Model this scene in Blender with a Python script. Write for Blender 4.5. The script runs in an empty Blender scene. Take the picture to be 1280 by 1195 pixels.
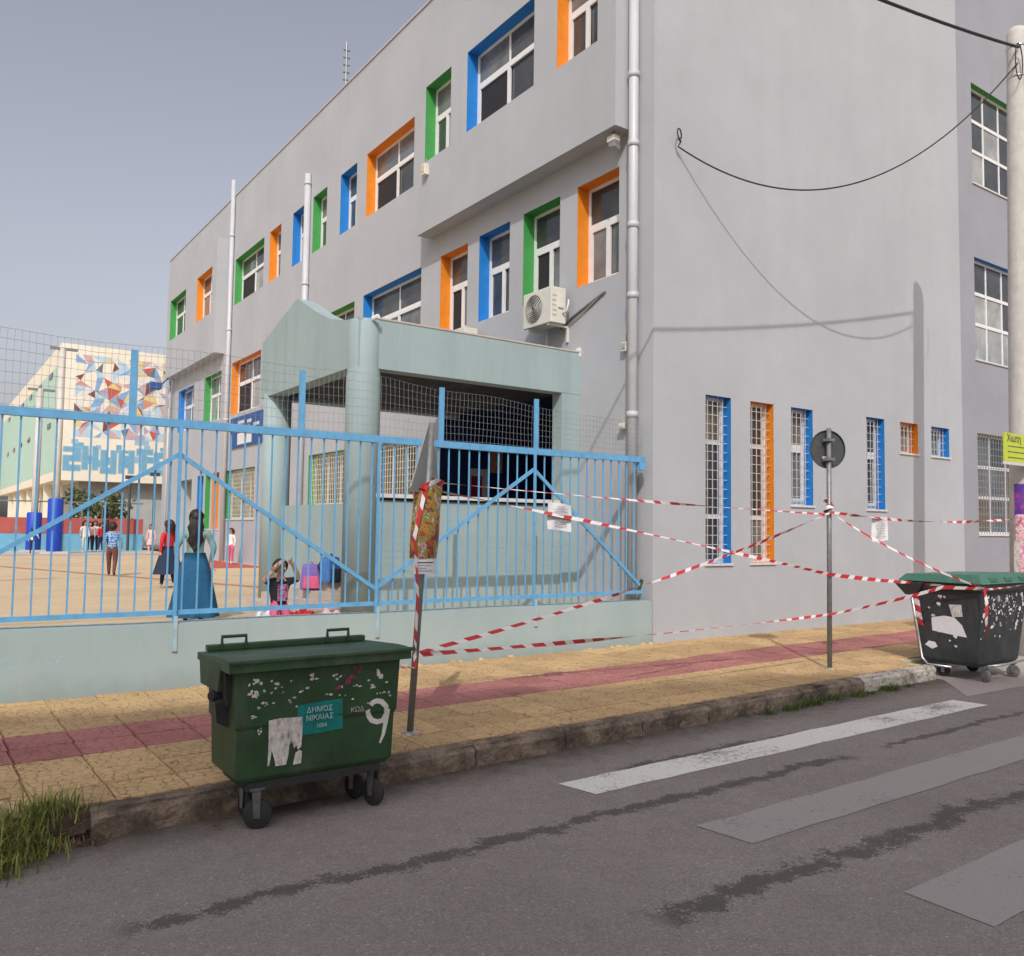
import bpy, bmesh, math, random
import numpy as np
from mathutils import Vector, Matrix
random.seed(7)
R = math.radians
sc = bpy.context.scene
col = sc.collection

# ------------------------------------------------------------------ camera, sky, sun, exposure
PW, PH = 1280.0, 1195.0
CC = np.array([640.0, 597.5])
VL, VR = np.array([-110.0, 650.0]), np.array([2150.0, 680.0])      # vanishing points of the two wall directions
FPX = math.sqrt(-float((VL - CC) @ (VR - CC)))
def _ray(p):
    v = np.array([p[0] - CC[0], -(p[1] - CC[1]), -FPX]); return v / np.linalg.norm(v)
_X = _ray(VR); _Y = _ray(VL); _Y = _Y - (_Y @ _X) * _X; _Y /= np.linalg.norm(_Y); _Z = np.cross(_X, _Y)
CM = np.array([_X, _Y, _Z]); CAM = np.array([0.0, 0.0, 2.0])
def onz(px, py, z):
    v = CM @ _ray((px, py)); return Vector(CAM + v * (z - CAM[2]) / v[2])
def ony(px, py, y):
    v = CM @ _ray((px, py)); return Vector(CAM + v * (y - CAM[1]) / v[1])
def onx(px, py, x):
    v = CM @ _ray((px, py)); return Vector(CAM + v * (x - CAM[0]) / v[0])

cd = bpy.data.cameras.new('camera'); cam = bpy.data.objects.new('camera', cd); col.objects.link(cam)
m4 = Matrix([list(CM[i]) + [CAM[i]] for i in range(3)] + [[0, 0, 0, 1]])
cam.matrix_world = m4
cd.sensor_fit = 'HORIZONTAL'; cd.sensor_width = 36.0; cd.lens = FPX / PW * 36.0; cd.clip_end = 4000; cd.clip_start = 0.05
sc.camera = cam

SUN = Vector((0.75, 1.0, -1.1)).normalized()                        # direction the light travels
SEL = math.asin(-SUN.z); SAZ = math.atan2(-SUN.x, -SUN.y)
w = bpy.data.worlds.new('World'); sc.world = w; w.use_nodes = True
nt = w.node_tree; bg = nt.nodes['Background']
sky = nt.nodes.new('ShaderNodeTexSky'); sky.sky_type = 'NISHITA'; sky.sun_disc = False
sky.sun_elevation = SEL; sky.sun_rotation = SAZ; sky.air_density = 1.3; sky.dust_density = 4.0; sky.ozone_density = 1.0; sky.altitude = 50
hsv = nt.nodes.new('ShaderNodeHueSaturation'); hsv.inputs['Saturation'].default_value = 0.42   # hazy, milky air
nt.links.new(sky.outputs[0], hsv.inputs['Color']); tint = nt.nodes.new('ShaderNodeMix'); tint.data_type = 'RGBA'; tint.blend_type = 'MULTIPLY'; tint.inputs[0].default_value = 1.0; tint.inputs[7].default_value = (1.025, 0.985, 1.03, 1)
nt.links.new(hsv.outputs[0], tint.inputs[6]); nt.links.new(tint.outputs[2], bg.inputs[0]); bg.inputs[1].default_value = 0.12
sd = bpy.data.lights.new('sun', 'SUN'); so = bpy.data.objects.new('sun', sd); col.objects.link(so)
sd.energy = 2.1; sd.angle = R(0.5); sd.color = (1.0, 0.968, 0.925)
so.rotation_euler = SUN.to_track_quat('-Z', 'Y').to_euler(); so.location = (-20, -25, 40)
sc.view_settings.view_transform = 'Standard'; sc.view_settings.look = 'None'; sc.view_settings.gamma = 1.0
sc.view_settings.use_curve_mapping = False; sc.view_settings.exposure = 0.2

# ------------------------------------------------------------------ materials
MATS = {}
def _new(name):
    m = bpy.data.materials.new(name); m.use_nodes = True; n = m.node_tree; b = n.nodes['Principled BSDF']
    MATS[name] = m; return m, n, b
def _noise(n, scale, detail=4, rough=0.6, vec=None, dims='3D'):
    t = n.nodes.new('ShaderNodeTexNoise'); t.inputs['Scale'].default_value = scale
    t.inputs['Detail'].default_value = detail; t.inputs['Roughness'].default_value = rough
    if vec is not None: n.links.new(vec, t.inputs['Vector'])
    return t
def _ramp(n, fac, stops):
    r = n.nodes.new('ShaderNodeValToRGB'); n.links.new(fac, r.inputs[0]); e = r.color_ramp.elements
    while len(e) < len(stops): e.new(0.5)
    for i, (p, c) in enumerate(stops):
        e[i].position = p; e[i].color = (c if isinstance(c, tuple) else (c, c, c)) + (1,)
    return r
def _mix(n, fac, a, b, mode='MIX'):
    x = n.nodes.new('ShaderNodeMix'); x.data_type = 'RGBA'; x.blend_type = mode
    for s, v in ((0, fac), (6, a), (7, b)):
        if isinstance(v, (int, float)): x.inputs[s].default_value = v
        elif isinstance(v, tuple): x.inputs[s].default_value = v + (1,)
        else: n.links.new(v, x.inputs[s])
    return x.outputs[2]
def _math(n, op, a, b=0.0, c=None):
    x = n.nodes.new('ShaderNodeMath'); x.operation = op
    for i, v in enumerate((a, b) if c is None else (a, b, c)):
        if isinstance(v, (int, float)): x.inputs[i].default_value = v
        else: n.links.new(v, x.inputs[i])
    return x.outputs[0]
def _bump(n, b, h, strength, dist=0.01):
    x = n.nodes.new('ShaderNodeBump'); x.inputs['Strength'].default_value = strength; x.inputs['Distance'].default_value = dist
    n.links.new(h, x.inputs['Height']); n.links.new(x.outputs[0], b.inputs['Normal']); return x
def _coord(n, kind='Object'):
    return n.nodes.new('ShaderNodeTexCoord').outputs[kind]
def _geo(n): return n.nodes.new('ShaderNodeNewGeometry').outputs['Position']
def _map(n, vec, scale=(1, 1, 1), rot=(0, 0, 0)):
    x = n.nodes.new('ShaderNodeMapping'); n.links.new(vec, x.inputs[0])
    x.inputs['Scale'].default_value = scale; x.inputs['Rotation'].default_value = rot; return x.outputs[0]

def plain(name, c, rough=0.6, var=0.12, scale=6, metal=0.0, bump=0.0, spec=0.5, dirt=None, dirt_amt=0.5):
    m, n, b = _new(name); p = _geo(n)
    t = _noise(n, scale, 5, 0.65, p)
    lo = tuple(max(0, v * (1 - var)) for v in c); hi = tuple(min(1, v * (1 + var)) for v in c)
    o = _ramp(n, t.outputs[0], [(0.3, lo), (0.7, hi)]).outputs[0]
    if dirt:
        t2 = _noise(n, scale * 0.9, 7, 0.72, _map(n, p, (1, 1, 0.28)))
        f = _ramp(n, t2.outputs[0], [(0.5, 0.0), (0.72, dirt_amt)]).outputs[0]
        o = _mix(n, f, o, dirt)
    n.links.new(o, b.inputs['Base Color'])
    b.inputs['Roughness'].default_value = rough; b.inputs['Metallic'].default_value = metal
    b.inputs['Specular IOR Level'].default_value = spec
    if bump:
        t3 = _noise(n, scale * 12, 4, 0.6, p); _bump(n, b, t3.outputs[0], bump, 0.01)
    return m
def plaster(name, c, stain=(0.25, 0.25, 0.25), amt=0.30, darkbase=None):
    m, n, b = _new(name); p = _geo(n)
    a = _noise(n, 0.5, 5, 0.6, p); a2 = _noise(n, 3.0, 6, 0.7, p)
    o = _ramp(n, a.outputs[0], [(0.3, tuple(v * 0.94 for v in c)), (0.7, tuple(v * 1.05 for v in c))]).outputs[0]
    o = _mix(n, _ramp(n, a2.outputs[0], [(0.35, 0.0), (0.75, 0.16)]).outputs[0], o, tuple(v * 0.72 for v in c))
    st = _noise(n, 1.0, 6, 0.7, _map(n, p, (2.2, 2.2, 0.16)))
    o = _mix(n, _ramp(n, st.outputs[0], [(0.47, 0.0), (0.72, amt)]).outputs[0], o, stain)
    if darkbase is not None:
        z = n.nodes.new('ShaderNodeSeparateXYZ'); n.links.new(p, z.inputs[0])
        g = _math(n, 'SUBTRACT', z.outputs[2], darkbase); g = _math(n, 'MULTIPLY_ADD', a2.outputs[0], 0.5, g)
        f = _ramp(n, g, [(0.2, 0.55), (0.55, 0.0)]).outputs[0]  # darker towards the foot, with an uneven edge
        o = _mix(n, f, o, tuple(v * 0.5 for v in c))
    n.links.new(o, b.inputs['Base Color']); b.inputs['Roughness'].default_value = 0.9; b.inputs['Specular IOR Level'].default_value = 0.25
    h = _noise(n, 55, 6, 0.7, p); _bump(n, b, h.outputs[0], 0.28, 0.012)
    return m
def glass(name, c, rough=0.06):
    m, n, b = _new(name); t = _noise(n, 1.4, 4, 0.6, _geo(n))
    o = _ramp(n, t.outputs[0], [(0.3, tuple(v * 0.6 for v in c)), (0.7, tuple(v * 1.35 for v in c))]).outputs[0]
    n.links.new(o, b.inputs['Base Color']); b.inputs['Roughness'].default_value = rough; b.inputs['IOR'].default_value = 1.6
    t2 = _noise(n, 2.0, 2, 0.5, _geo(n)); _bump(n, b, t2.outputs[0], 0.06, 0.02); return m

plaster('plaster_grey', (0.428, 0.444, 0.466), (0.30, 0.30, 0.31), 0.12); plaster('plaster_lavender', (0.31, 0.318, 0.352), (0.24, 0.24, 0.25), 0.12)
plaster('plaster_teal', (0.335, 0.425, 0.425), (0.21, 0.265, 0.265), 0.38); plaster('wall_teal', (0.345, 0.435, 0.43), (0.44, 0.49, 0.48), 0.35, 0.15)
plaster('shaded_ceiling', (0.05, 0.053, 0.062))  # slab colour darkened to carry the shade under the porch roof
plain('reveal_blue', (0.012, 0.20, 0.58), 0.55, 0.08); plain('reveal_orange', (0.74, 0.235, 0.012), 0.55, 0.08)
plain('reveal_green', (0.055, 0.315, 0.075), 0.55, 0.08); plain('reveal_grey', (0.45, 0.45, 0.45), 0.7, 0.08)
plain('frame_white', (0.76, 0.76, 0.75), 0.4, 0.05); plain('sill_marble', (0.62, 0.61, 0.58), 0.5, 0.1, 9)
plain('grille_white', (0.52, 0.51, 0.48), 0.5, 0.08); plain('grille_cream', (0.66, 0.62, 0.50), 0.55, 0.1)
glass('glass_dark', (0.052, 0.056, 0.058)); glass('glass_mid', (0.075, 0.08, 0.08)); glass('glass_grey', (0.16, 0.17, 0.175)); glass('glass_curtain', (0.33, 0.34, 0.33)); glass('glass_warm', (0.17, 0.13, 0.09)); glass('glass_blue', (0.03, 0.09, 0.17))
plain('void_dark', (0.02, 0.02, 0.022), 0.9, 0.2)
plain('red_curtain', (0.16, 0.012, 0.02), 0.9, 0.2)
plain('pipe_white', (0.50, 0.51, 0.53), 0.4, 0.06, 3, dirt=(0.45, 0.45, 0.45), dirt_amt=0.3)
plain('fence_blue', (0.125, 0.37, 0.62), 0.5, 0.12, 8, dirt=(0.10, 0.2, 0.28), dirt_amt=0.35)
plain('fence_strap', (0.33, 0.47, 0.52), 0.5, 0.15, 10)
plain('mesh_wire', (0.30, 0.33, 0.36), 0.5, 0.15, 10, metal=0.3)
plain('steel_grey', (0.24, 0.25, 0.25), 0.5, 0.2, 14, metal=0.5, dirt=(0.16, 0.13, 0.11), dirt_amt=0.5)
plain('steel_dark', (0.12, 0.12, 0.12), 0.6, 0.3, 20, metal=0.4, dirt=(0.06, 0.05, 0.04), dirt_amt=0.6)
plain('steel_bright', (0.55, 0.55, 0.54), 0.35, 0.15, 9, metal=0.8)
plain('sign_back', (0.055, 0.06, 0.063), 0.55, 0.25, 9); plain('sign_back_light', (0.24, 0.255, 0.255), 0.55, 0.12, 9)
plain('bin_green', (0.018, 0.058, 0.019), 0.5, 0.3, 4, bump=0.05, dirt=(0.085, 0.095, 0.07), dirt_amt=0.6)
plain('bin_green_lid', (0.022, 0.068, 0.025), 0.45, 0.22, 4, bump=0.04, dirt=(0.11, 0.13, 0.1), dirt_amt=0.45)
plain('bin_black', (0.030, 0.034, 0.038), 0.5, 0.3, 5, bump=0.05, dirt=(0.08, 0.08, 0.085), dirt_amt=0.6)
plain('lid_green', (0.05, 0.15, 0.105), 0.45, 0.15, 5, dirt=(0.15, 0.26, 0.2), dirt_amt=0.4)
plain('rubber', (0.022, 0.022, 0.022), 0.8, 0.3, 20); plain('rubber_worn', (0.2, 0.18, 0.165), 0.85, 0.25, 20)
plain('tape_red', (0.50, 0.03, 0.04), 0.4, 0.1, 12); plain('tape_white', (0.72, 0.68, 0.66), 0.4, 0.05, 12)
plain('paper', (0.70, 0.69, 0.70), 0.7, 0.06, 12); plain('paper_torn', (0.60, 0.57, 0.53), 0.8, 0.25, 38, dirt=(0.06, 0.08, 0.06), dirt_amt=0.9)
plain('ink', (0.06, 0.06, 0.07), 0.8, 0.1); plain('ink_grey', (0.36, 0.36, 0.38), 0.8, 0.1); plain('ink_purple', (0.07, 0.012, 0.10), 0.8, 0.1)
plain('teal_panel', (0.0, 0.19, 0.175), 0.5, 0.25, 9, dirt=(0.02, 0.07, 0.05), dirt_amt=0.6)
plain('paint_white', (0.62, 0.62, 0.57), 0.7, 0.12, 20); plain('sticker_magenta', (0.28, 0.015, 0.09), 0.6, 0.3, 20)
plain('panel_text', (0.34, 0.50, 0.47), 0.7, 0.1)
plain('pole_concrete', (0.50, 0.485, 0.45), 0.9, 0.1, 7, bump=0.25, dirt=(0.30, 0.29, 0.27), dirt_amt=0.5)
plain('cable_black', (0.014, 0.014, 0.016), 0.6, 0.2); plain('yellow_sign', (0.50, 0.58, 0.06), 0.6, 0.08, 6)
plain('ac_white', (0.66, 0.65, 0.58), 0.5, 0.06, 5); plain('ac_grille', (0.40, 0.385, 0.34), 0.6, 0.15, 20)
plain('flat_dark', (0.05, 0.05, 0.05), 0.9, 0.3)  # even dark tone for the fan disc and a wall anchor
plain('yard_concrete', (0.56, 0.43, 0.27), 0.9, 0.1, 0.7, dirt=(0.34, 0.27, 0.19), dirt_amt=0.5, bump=0.1)
plain('line_red', (0.42, 0.19, 0.13), 0.85, 0.15, 3); plain('track_red', (0.45, 0.08, 0.05), 0.85, 0.15, 3)
plain('stone_step', (0.50, 0.43, 0.37), 0.8, 0.12, 6)
plain('mural_cream', (0.80, 0.735, 0.60), 0.9, 0.06, 1.5); plain('mint', (0.44, 0.62, 0.53), 0.9, 0.05, 1.5)
plain('mural_grey', (0.42, 0.43, 0.42), 0.9, 0.08, 2)
PAL = [('mu_blue', (0.22, 0.38, 0.60)), ('mu_slate', (0.12, 0.17, 0.21)), ('mu_peach', (0.60, 0.28, 0.17)), ('mu_brown', (0.20, 0.07, 0.05)), ('mu_lilac', (0.42, 0.36, 0.48)),
       ('mu_yellow', (0.66, 0.55, 0.26)), ('mu_white', (0.70, 0.68, 0.64)), ('mu_red', (0.50, 0.11, 0.07)), ('mu_sky', (0.44, 0.58, 0.68)), ('mu_pink', (0.58, 0.38, 0.36))]
for k, c in PAL: plain(k, c, 0.9, 0.08, 3)
plain('letter_blue', (0.17, 0.38, 0.54), 0.9, 0.08, 3); plain('letter_edge', (0.30, 0.47, 0.56), 0.9, 0.08, 3)
plain('pad_blue', (0.008, 0.05, 0.42), 0.5, 0.1, 3); plain('pole_cream', (0.52, 0.49, 0.43), 0.5, 0.1, 3)
plain('far_red', (0.42, 0.10, 0.08), 0.9, 0.15, 2); plain('far_blue', (0.16, 0.40, 0.56), 0.9, 0.1, 2); plain('far_yellow', (0.6, 0.48, 0.2), 0.9, 0.1, 2)
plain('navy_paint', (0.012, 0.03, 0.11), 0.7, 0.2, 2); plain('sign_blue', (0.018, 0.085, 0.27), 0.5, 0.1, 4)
plain('skin', (0.50, 0.29, 0.20), 0.6, 0.08, 9); plain('hair_dark', (0.018, 0.012, 0.010), 0.55, 0.35, 30); plain('hair_brown', (0.05, 0.026, 0.015), 0.6, 0.3, 30)
for k, c in dict(cl_sage=(0.22, 0.34, 0.30), cl_teal=(0.012, 0.10, 0.21), cl_red=(0.55, 0.02, 0.025), cl_navy=(0.015, 0.025, 0.06), cl_black=(0.016, 0.016, 0.02),
                 cl_white=(0.70, 0.70, 0.68), cl_pink=(0.60, 0.10, 0.20), cl_palepink=(0.62, 0.42, 0.44), cl_brown=(0.13, 0.05, 0.04), cl_blue=(0.05, 0.16, 0.42),
                 cl_purple=(0.20, 0.12, 0.40), cl_shoe=(0.55, 0.55, 0.55), cl_darkshoe=(0.04, 0.04, 0.045)).items(): plain(k, c, 0.85, 0.15, 14)
plain('cl_stripe2', (0.28, 0.42, 0.58), 0.85, 0.1, 14)
plain('roof_grey', (0.35, 0.35, 0.34), 0.9, 0.1, 2); plain('opposite_plaster', (0.68, 0.65, 0.60), 0.9, 0.1, 1)  # opposite plaster kept pale so the added tower bounces light
plain('bark', (0.10, 0.075, 0.05), 0.95, 0.3, 12)
def leafmat(name, a, b_):
    m, n, b = _new(name); g = n.nodes.new('ShaderNodeObjectInfo'); t = _noise(n, 9, 3, 0.6, _geo(n))
    n.links.new(_ramp(n, t.outputs[0], [(0.3, a), (0.7, b_)]).outputs[0], b.inputs['Base Color']); b.inputs['Roughness'].default_value = 0.65
    b.inputs['Specular IOR Level'].default_value = 0.3; return m
leafmat('grass_blade', (0.07, 0.135, 0.022), (0.30, 0.29, 0.08)); leafmat('leaf_dark', (0.018, 0.045, 0.014), (0.06, 0.10, 0.03)); leafmat('leaf_olive', (0.07, 0.10, 0.04), (0.13, 0.17, 0.07))
leafmat('dry_leaf', (0.10, 0.055, 0.03), (0.22, 0.15, 0.08)); leafmat('weed', (0.035, 0.075, 0.015), (0.14, 0.18, 0.05))

# asphalt with aggregate, wheel polish, damp streaks that have their own course
def asphalt():
    m, n, b = _new('asphalt'); p = _geo(n)
    s = n.nodes.new('ShaderNodeSeparateXYZ'); n.links.new(p, s.inputs[0]); X, Y = s.outputs[0], s.outputs[1]
    big = _noise(n, 0.45, 5, 0.6, p); fine = _noise(n, 130, 3, 0.7, p); mid = _noise(n, 5, 6, 0.7, p)
    o = _ramp(n, big.outputs[0], [(0.3, (0.262, 0.229, 0.203)), (0.7, (0.325, 0.286, 0.256))]).outputs[0]
    o = _mix(n, _ramp(n, mid.outputs[0], [(0.4, 0.0), (0.75, 0.45)]).outputs[0], o, (0.205, 0.178, 0.158))
    v = n.nodes.new('ShaderNodeTexVoronoi'); v.inputs['Scale'].default_value = 95; n.links.new(p, v.inputs['Vector'])
    hs = n.nodes.new('ShaderNodeSeparateColor'); n.links.new(v.outputs['Color'], hs.inputs[0])
    ag = _ramp(n, hs.outputs[0], [(0.0, 0.78), (0.80, 1.05), (0.97, 1.1), (1.0, 1.55)]).outputs[0]
    o = _mix(n, 1.0, o, ag, 'MULTIPLY')
    wob = _noise(n, 0.9, 3, 0.6, _map(n, p, (1, 0, 0))); edge = _noise(n, 6.0, 4, 0.7, p); grain = _noise(n, 48.0, 3, 0.7, p)
    for (y0, x0, x1, wd) in ((4.58, 1.0, 6.9, 0.085), (3.22, 3.3, 9.5, 0.115), (4.60, 7.6, 12, 0.055), (5.35, 5.0, 7.2, 0.10)):
        d = _math(n, 'ABSOLUTE', _math(n, 'ADD', _math(n, 'SUBTRACT', Y, y0), _math(n, 'MULTIPLY_ADD', wob.outputs[0], -0.36, 0.18)))
        d = _math(n, 'DIVIDE', d, wd); d = _math(n, 'ADD', d, _math(n, 'MULTIPLY_ADD', edge.outputs[0], 3.8, -1.9)); d = _math(n, 'ADD', d, _math(n, 'MULTIPLY_ADD', grain.outputs[0], 1.9, -0.95))
        en = _math(n, 'MAXIMUM', _math(n, 'SUBTRACT', x0, X), _math(n, 'SUBTRACT', X, x1)); en = _math(n, 'MULTIPLY', en, 2.2)
        d = _math(n, 'MAXIMUM', d, _math(n, 'ADD', en, 0.55))
        f = _ramp(n, d, [(0.5, 0.74), (0.85, 0.0)]).outputs[0]
        o = _mix(n, f, o, (0.068, 0.060, 0.052))
    # gutter grime by the kerb
    g = _math(n, 'SUBTRACT', _math(n, 'MULTIPLY_ADD', X, 0.03, 5.94), Y); g = _math(n, 'MULTIPLY_ADD', mid.outputs[0], 0.9, g)
    o = _mix(n, _ramp(n, g, [(0.42, 0.9), (0.95, 0.0)]).outputs[0], o, (0.075, 0.060, 0.047))
    n.links.new(o, b.inputs['Base Color']); b.inputs['Roughness'].default_value = 0.88; b.inputs['Specular IOR Level'].default_value = 0.3
    h = _math(n, 'ADD', v.outputs['Distance'], _math(n, 'MULTIPLY', fine.outputs[0], 0.6)); _bump(n, b, h, 0.5, 0.012)
asphalt()
def roadpaint(name, c, wear):
    m, n, b = _new(name); p = _geo(n)
    t = _noise(n, 14, 8, 0.8, p); t2 = _noise(n, 1.2, 3, 0.6, p); v = n.nodes.new('ShaderNodeTexVoronoi'); v.inputs['Scale'].default_value = 95; n.links.new(p, v.inputs['Vector'])
    f = _math(n, 'ADD', _math(n, 'MULTIPLY', t.outputs[0], 0.7), _math(n, 'MULTIPLY', t2.outputs[0], 0.5))
    o = _mix(n, _ramp(n, f, [(wear, 0.0), (wear + 0.13, 0.8)]).outputs[0], c, (0.19, 0.17, 0.155))
    o = _mix(n, 0.35, o, _ramp(n, v.outputs['Distance'], [(0.0, tuple(min(.85, q * 1.1) for q in c)), (1.0, tuple(q * 0.55 for q in c))]).outputs[0])
    n.links.new(o, b.inputs['Base Color']); b.inputs['Roughness'].default_value = 0.8; _bump(n, b, v.outputs['Distance'], 0.3, 0.008)
    ch = _noise(n, 26, 6, 0.8, p); cf = _math(n, 'ADD', _math(n, 'MULTIPLY', ch.outputs[0], 0.75), _math(n, 'MULTIPLY', t2.outputs[0], 0.35))
    n.links.new(_ramp(n, cf, [(wear - 0.03, 1.0), (wear + 0.05, 0.1)]).outputs[0], b.inputs['Alpha'])
roadpaint('crossing_white', (0.78, 0.75, 0.68), 0.63); roadpaint('crossing_faded', (0.36, 0.33, 0.305), 0.66); roadpaint('concrete_patch', (0.42, 0.37, 0.335), 0.75)
# stamped paving slabs: crackle relief per slab
def paving(name, c, dark):
    m, n, b = _new(name); p = _geo(n); oi = n.nodes.new('ShaderNodeObjectInfo')
    wv = _noise(n, 9, 2, 0.5, p)
    vec = n.nodes.new('ShaderNodeVectorMath'); vec.operation = 'MULTIPLY_ADD'; n.links.new(wv.outputs['Color'], vec.inputs[0]); vec.inputs[1].default_value = (0.05, 0.05, 0); n.links.new(p, vec.inputs[2])
    v = n.nodes.new('ShaderNodeTexVoronoi'); v.feature = 'DISTANCE_TO_EDGE'; v.inputs['Scale'].default_value = 13.0; n.links.new(vec.outputs[0], v.inputs['Vector'])
    gap = _noise(n, 6, 2, 0.5, p)
    big = _noise(n, 0.8, 5, 0.65, p); mid = _noise(n, 7, 7, 0.75, p)
    o = _ramp(n, big.outputs[0], [(0.3, tuple(q * 0.82 for q in c)), (0.7, tuple(q * 1.12 for q in c))]).outputs[0]
    o = _mix(n, _ramp(n, mid.outputs[0], [(0.42, 0.0), (0.78, 0.55)]).outputs[0], o, tuple(q * 0.6 for q in c))
    rv = _ramp(n, oi.outputs['Random'], [(0.0, 0.84), (1.0, 1.1)]).outputs[0]; o = _mix(n, 1.0, o, rv, 'MULTIPLY')
    ln = _ramp(n, v.outputs['Distance'], [(0.018, 1.0), (0.06, 0.0)]).outputs[0]
    ln = _math(n, 'MULTIPLY', ln, _ramp(n, gap.outputs[0], [(0.38, 0.0), (0.58, 0.72)]).outputs[0])
    o = _mix(n, ln, o, dark)
    n.links.new(o, b.inputs['Base Color']); b.inputs['Roughness'].default_value = 0.9; b.inputs['Specular IOR Level'].default_value = 0.25
    h = _math(n, 'ADD', _ramp(n, v.outputs['Distance'], [(0.0, 0.0), (0.12, 1.0)]).outputs[0], _math(n, 'MULTIPLY', mid.outputs[0], 0.5)); _bump(n, b, h, 0.55, 0.015)
paving('slab_ochre', (0.60, 0.405, 0.205), (0.18, 0.105, 0.055)); paving('slab_red', (0.45, 0.185, 0.165), (0.17, 0.075, 0.065))
def kerbmat(name, c, dk, th):
    m, n, b = _new(name); p = _geo(n); a = _noise(n, 2.3, 8, 0.75, p); f = _noise(n, 30, 5, 0.75, p); st = _noise(n, 3.0, 6, 0.8, _map(n, p, (1.6, 1, 4.0)))
    o = _ramp(n, f.outputs[0], [(0.3, tuple(q * 0.62 for q in c)), (0.7, tuple(q * 1.3 for q in c))]).outputs[0]
    o = _mix(n, _ramp(n, a.outputs[0], [(th, 0.0), (th + 0.16, 0.9)]).outputs[0], o, dk)
    o = _mix(n, _ramp(n, st.outputs[0], [(0.5, 0.0), (0.62, 0.75)]).outputs[0], o, tuple(q * 0.45 for q in c))
    o = _mix(n, _ramp(n, a.outputs[0], [(0.28, 0.5), (0.40, 0.0)]).outputs[0], o, (0.07, 0.085, 0.03))
    n.links.new(o, b.inputs['Base Color']); b.inputs['Roughness'].default_value = 0.95
    h = _math(n, 'ADD', f.outputs[0], _math(n, 'MULTIPLY', st.outputs[0], 1.5)); _bump(n, b, h, 0.9, 0.02)
plain('joint_dirt', (0.07, 0.05, 0.033), 0.95, 0.3, 20)
kerbmat('kerb_stone', (0.29, 0.225, 0.165), (0.060, 0.046, 0.035), 0.43); kerbmat('kerb_pale', (0.58, 0.54, 0.47), (0.11, 0.09, 0.07), 0.50)
plain('soil', (0.09, 0.065, 0.045), 0.95, 0.35, 14, bump=0.5)
def poster_mat(name, stops, scale, bands=False):
    m, n, b = _new(name); p = _geo(n); t = _noise(n, scale, 5, 0.7, p); d = n.nodes.new('ShaderNodeTexVoronoi'); d.inputs['Scale'].default_value = scale * 1.6; n.links.new(p, d.inputs['Vector'])
    hs = n.nodes.new('ShaderNodeSeparateColor'); n.links.new(d.outputs['Color'], hs.inputs[0])
    f = _math(n, 'MULTIPLY_ADD', hs.outputs[0], 0.22, _math(n, 'MULTIPLY_ADD', t.outputs[0], 1.5, -0.32))
    n.links.new(_ramp(n, f, stops).outputs[0], b.inputs['Base Color']); b.inputs['Roughness'].default_value = 0.45
poster_mat('poster_bright', [(0.15, (0.02, 0.08, 0.015)), (0.3, (0.38, 0.05, 0.03)), (0.42, (0.02, 0.02, 0.03)), (0.52, (0.42, 0.18, 0.02)), (0.62, (0.05, 0.13, 0.02)), (0.72, (0.45, 0.35, 0.32)), (0.85, (0.30, 0.03, 0.06))], 9)
poster_mat('poster_pink', [(0.1, (0.62, 0.02, 0.10)), (0.4, (0.7, 0.66, 0.62)), (0.5, (0.58, 0.04, 0.2)), (0.7, (0.68, 0.60, 0.55)), (0.85, (0.6, 0.05, 0.1)), (1.0, (0.3, 0.25, 0.2))], 11)
poster_mat('poster_purple', [(0.1, (0.05, 0.02, 0.20)), (0.6, (0.10, 0.03, 0.28)), (0.85, (0.45, 0.05, 0.1)), (1.0, (0.5, 0.3, 0.1))], 6)
poster_mat('print_pink', [(0.1, (0.02, 0.015, 0.02)), (0.45, (0.03, 0.02, 0.03)), (0.5, (0.6, 0.08, 0.25)), (0.65, (0.55, 0.35, 0.42)), (0.75, (0.6, 0.1, 0.28)), (0.9, (0.02, 0.02, 0.03))], 26)

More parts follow.
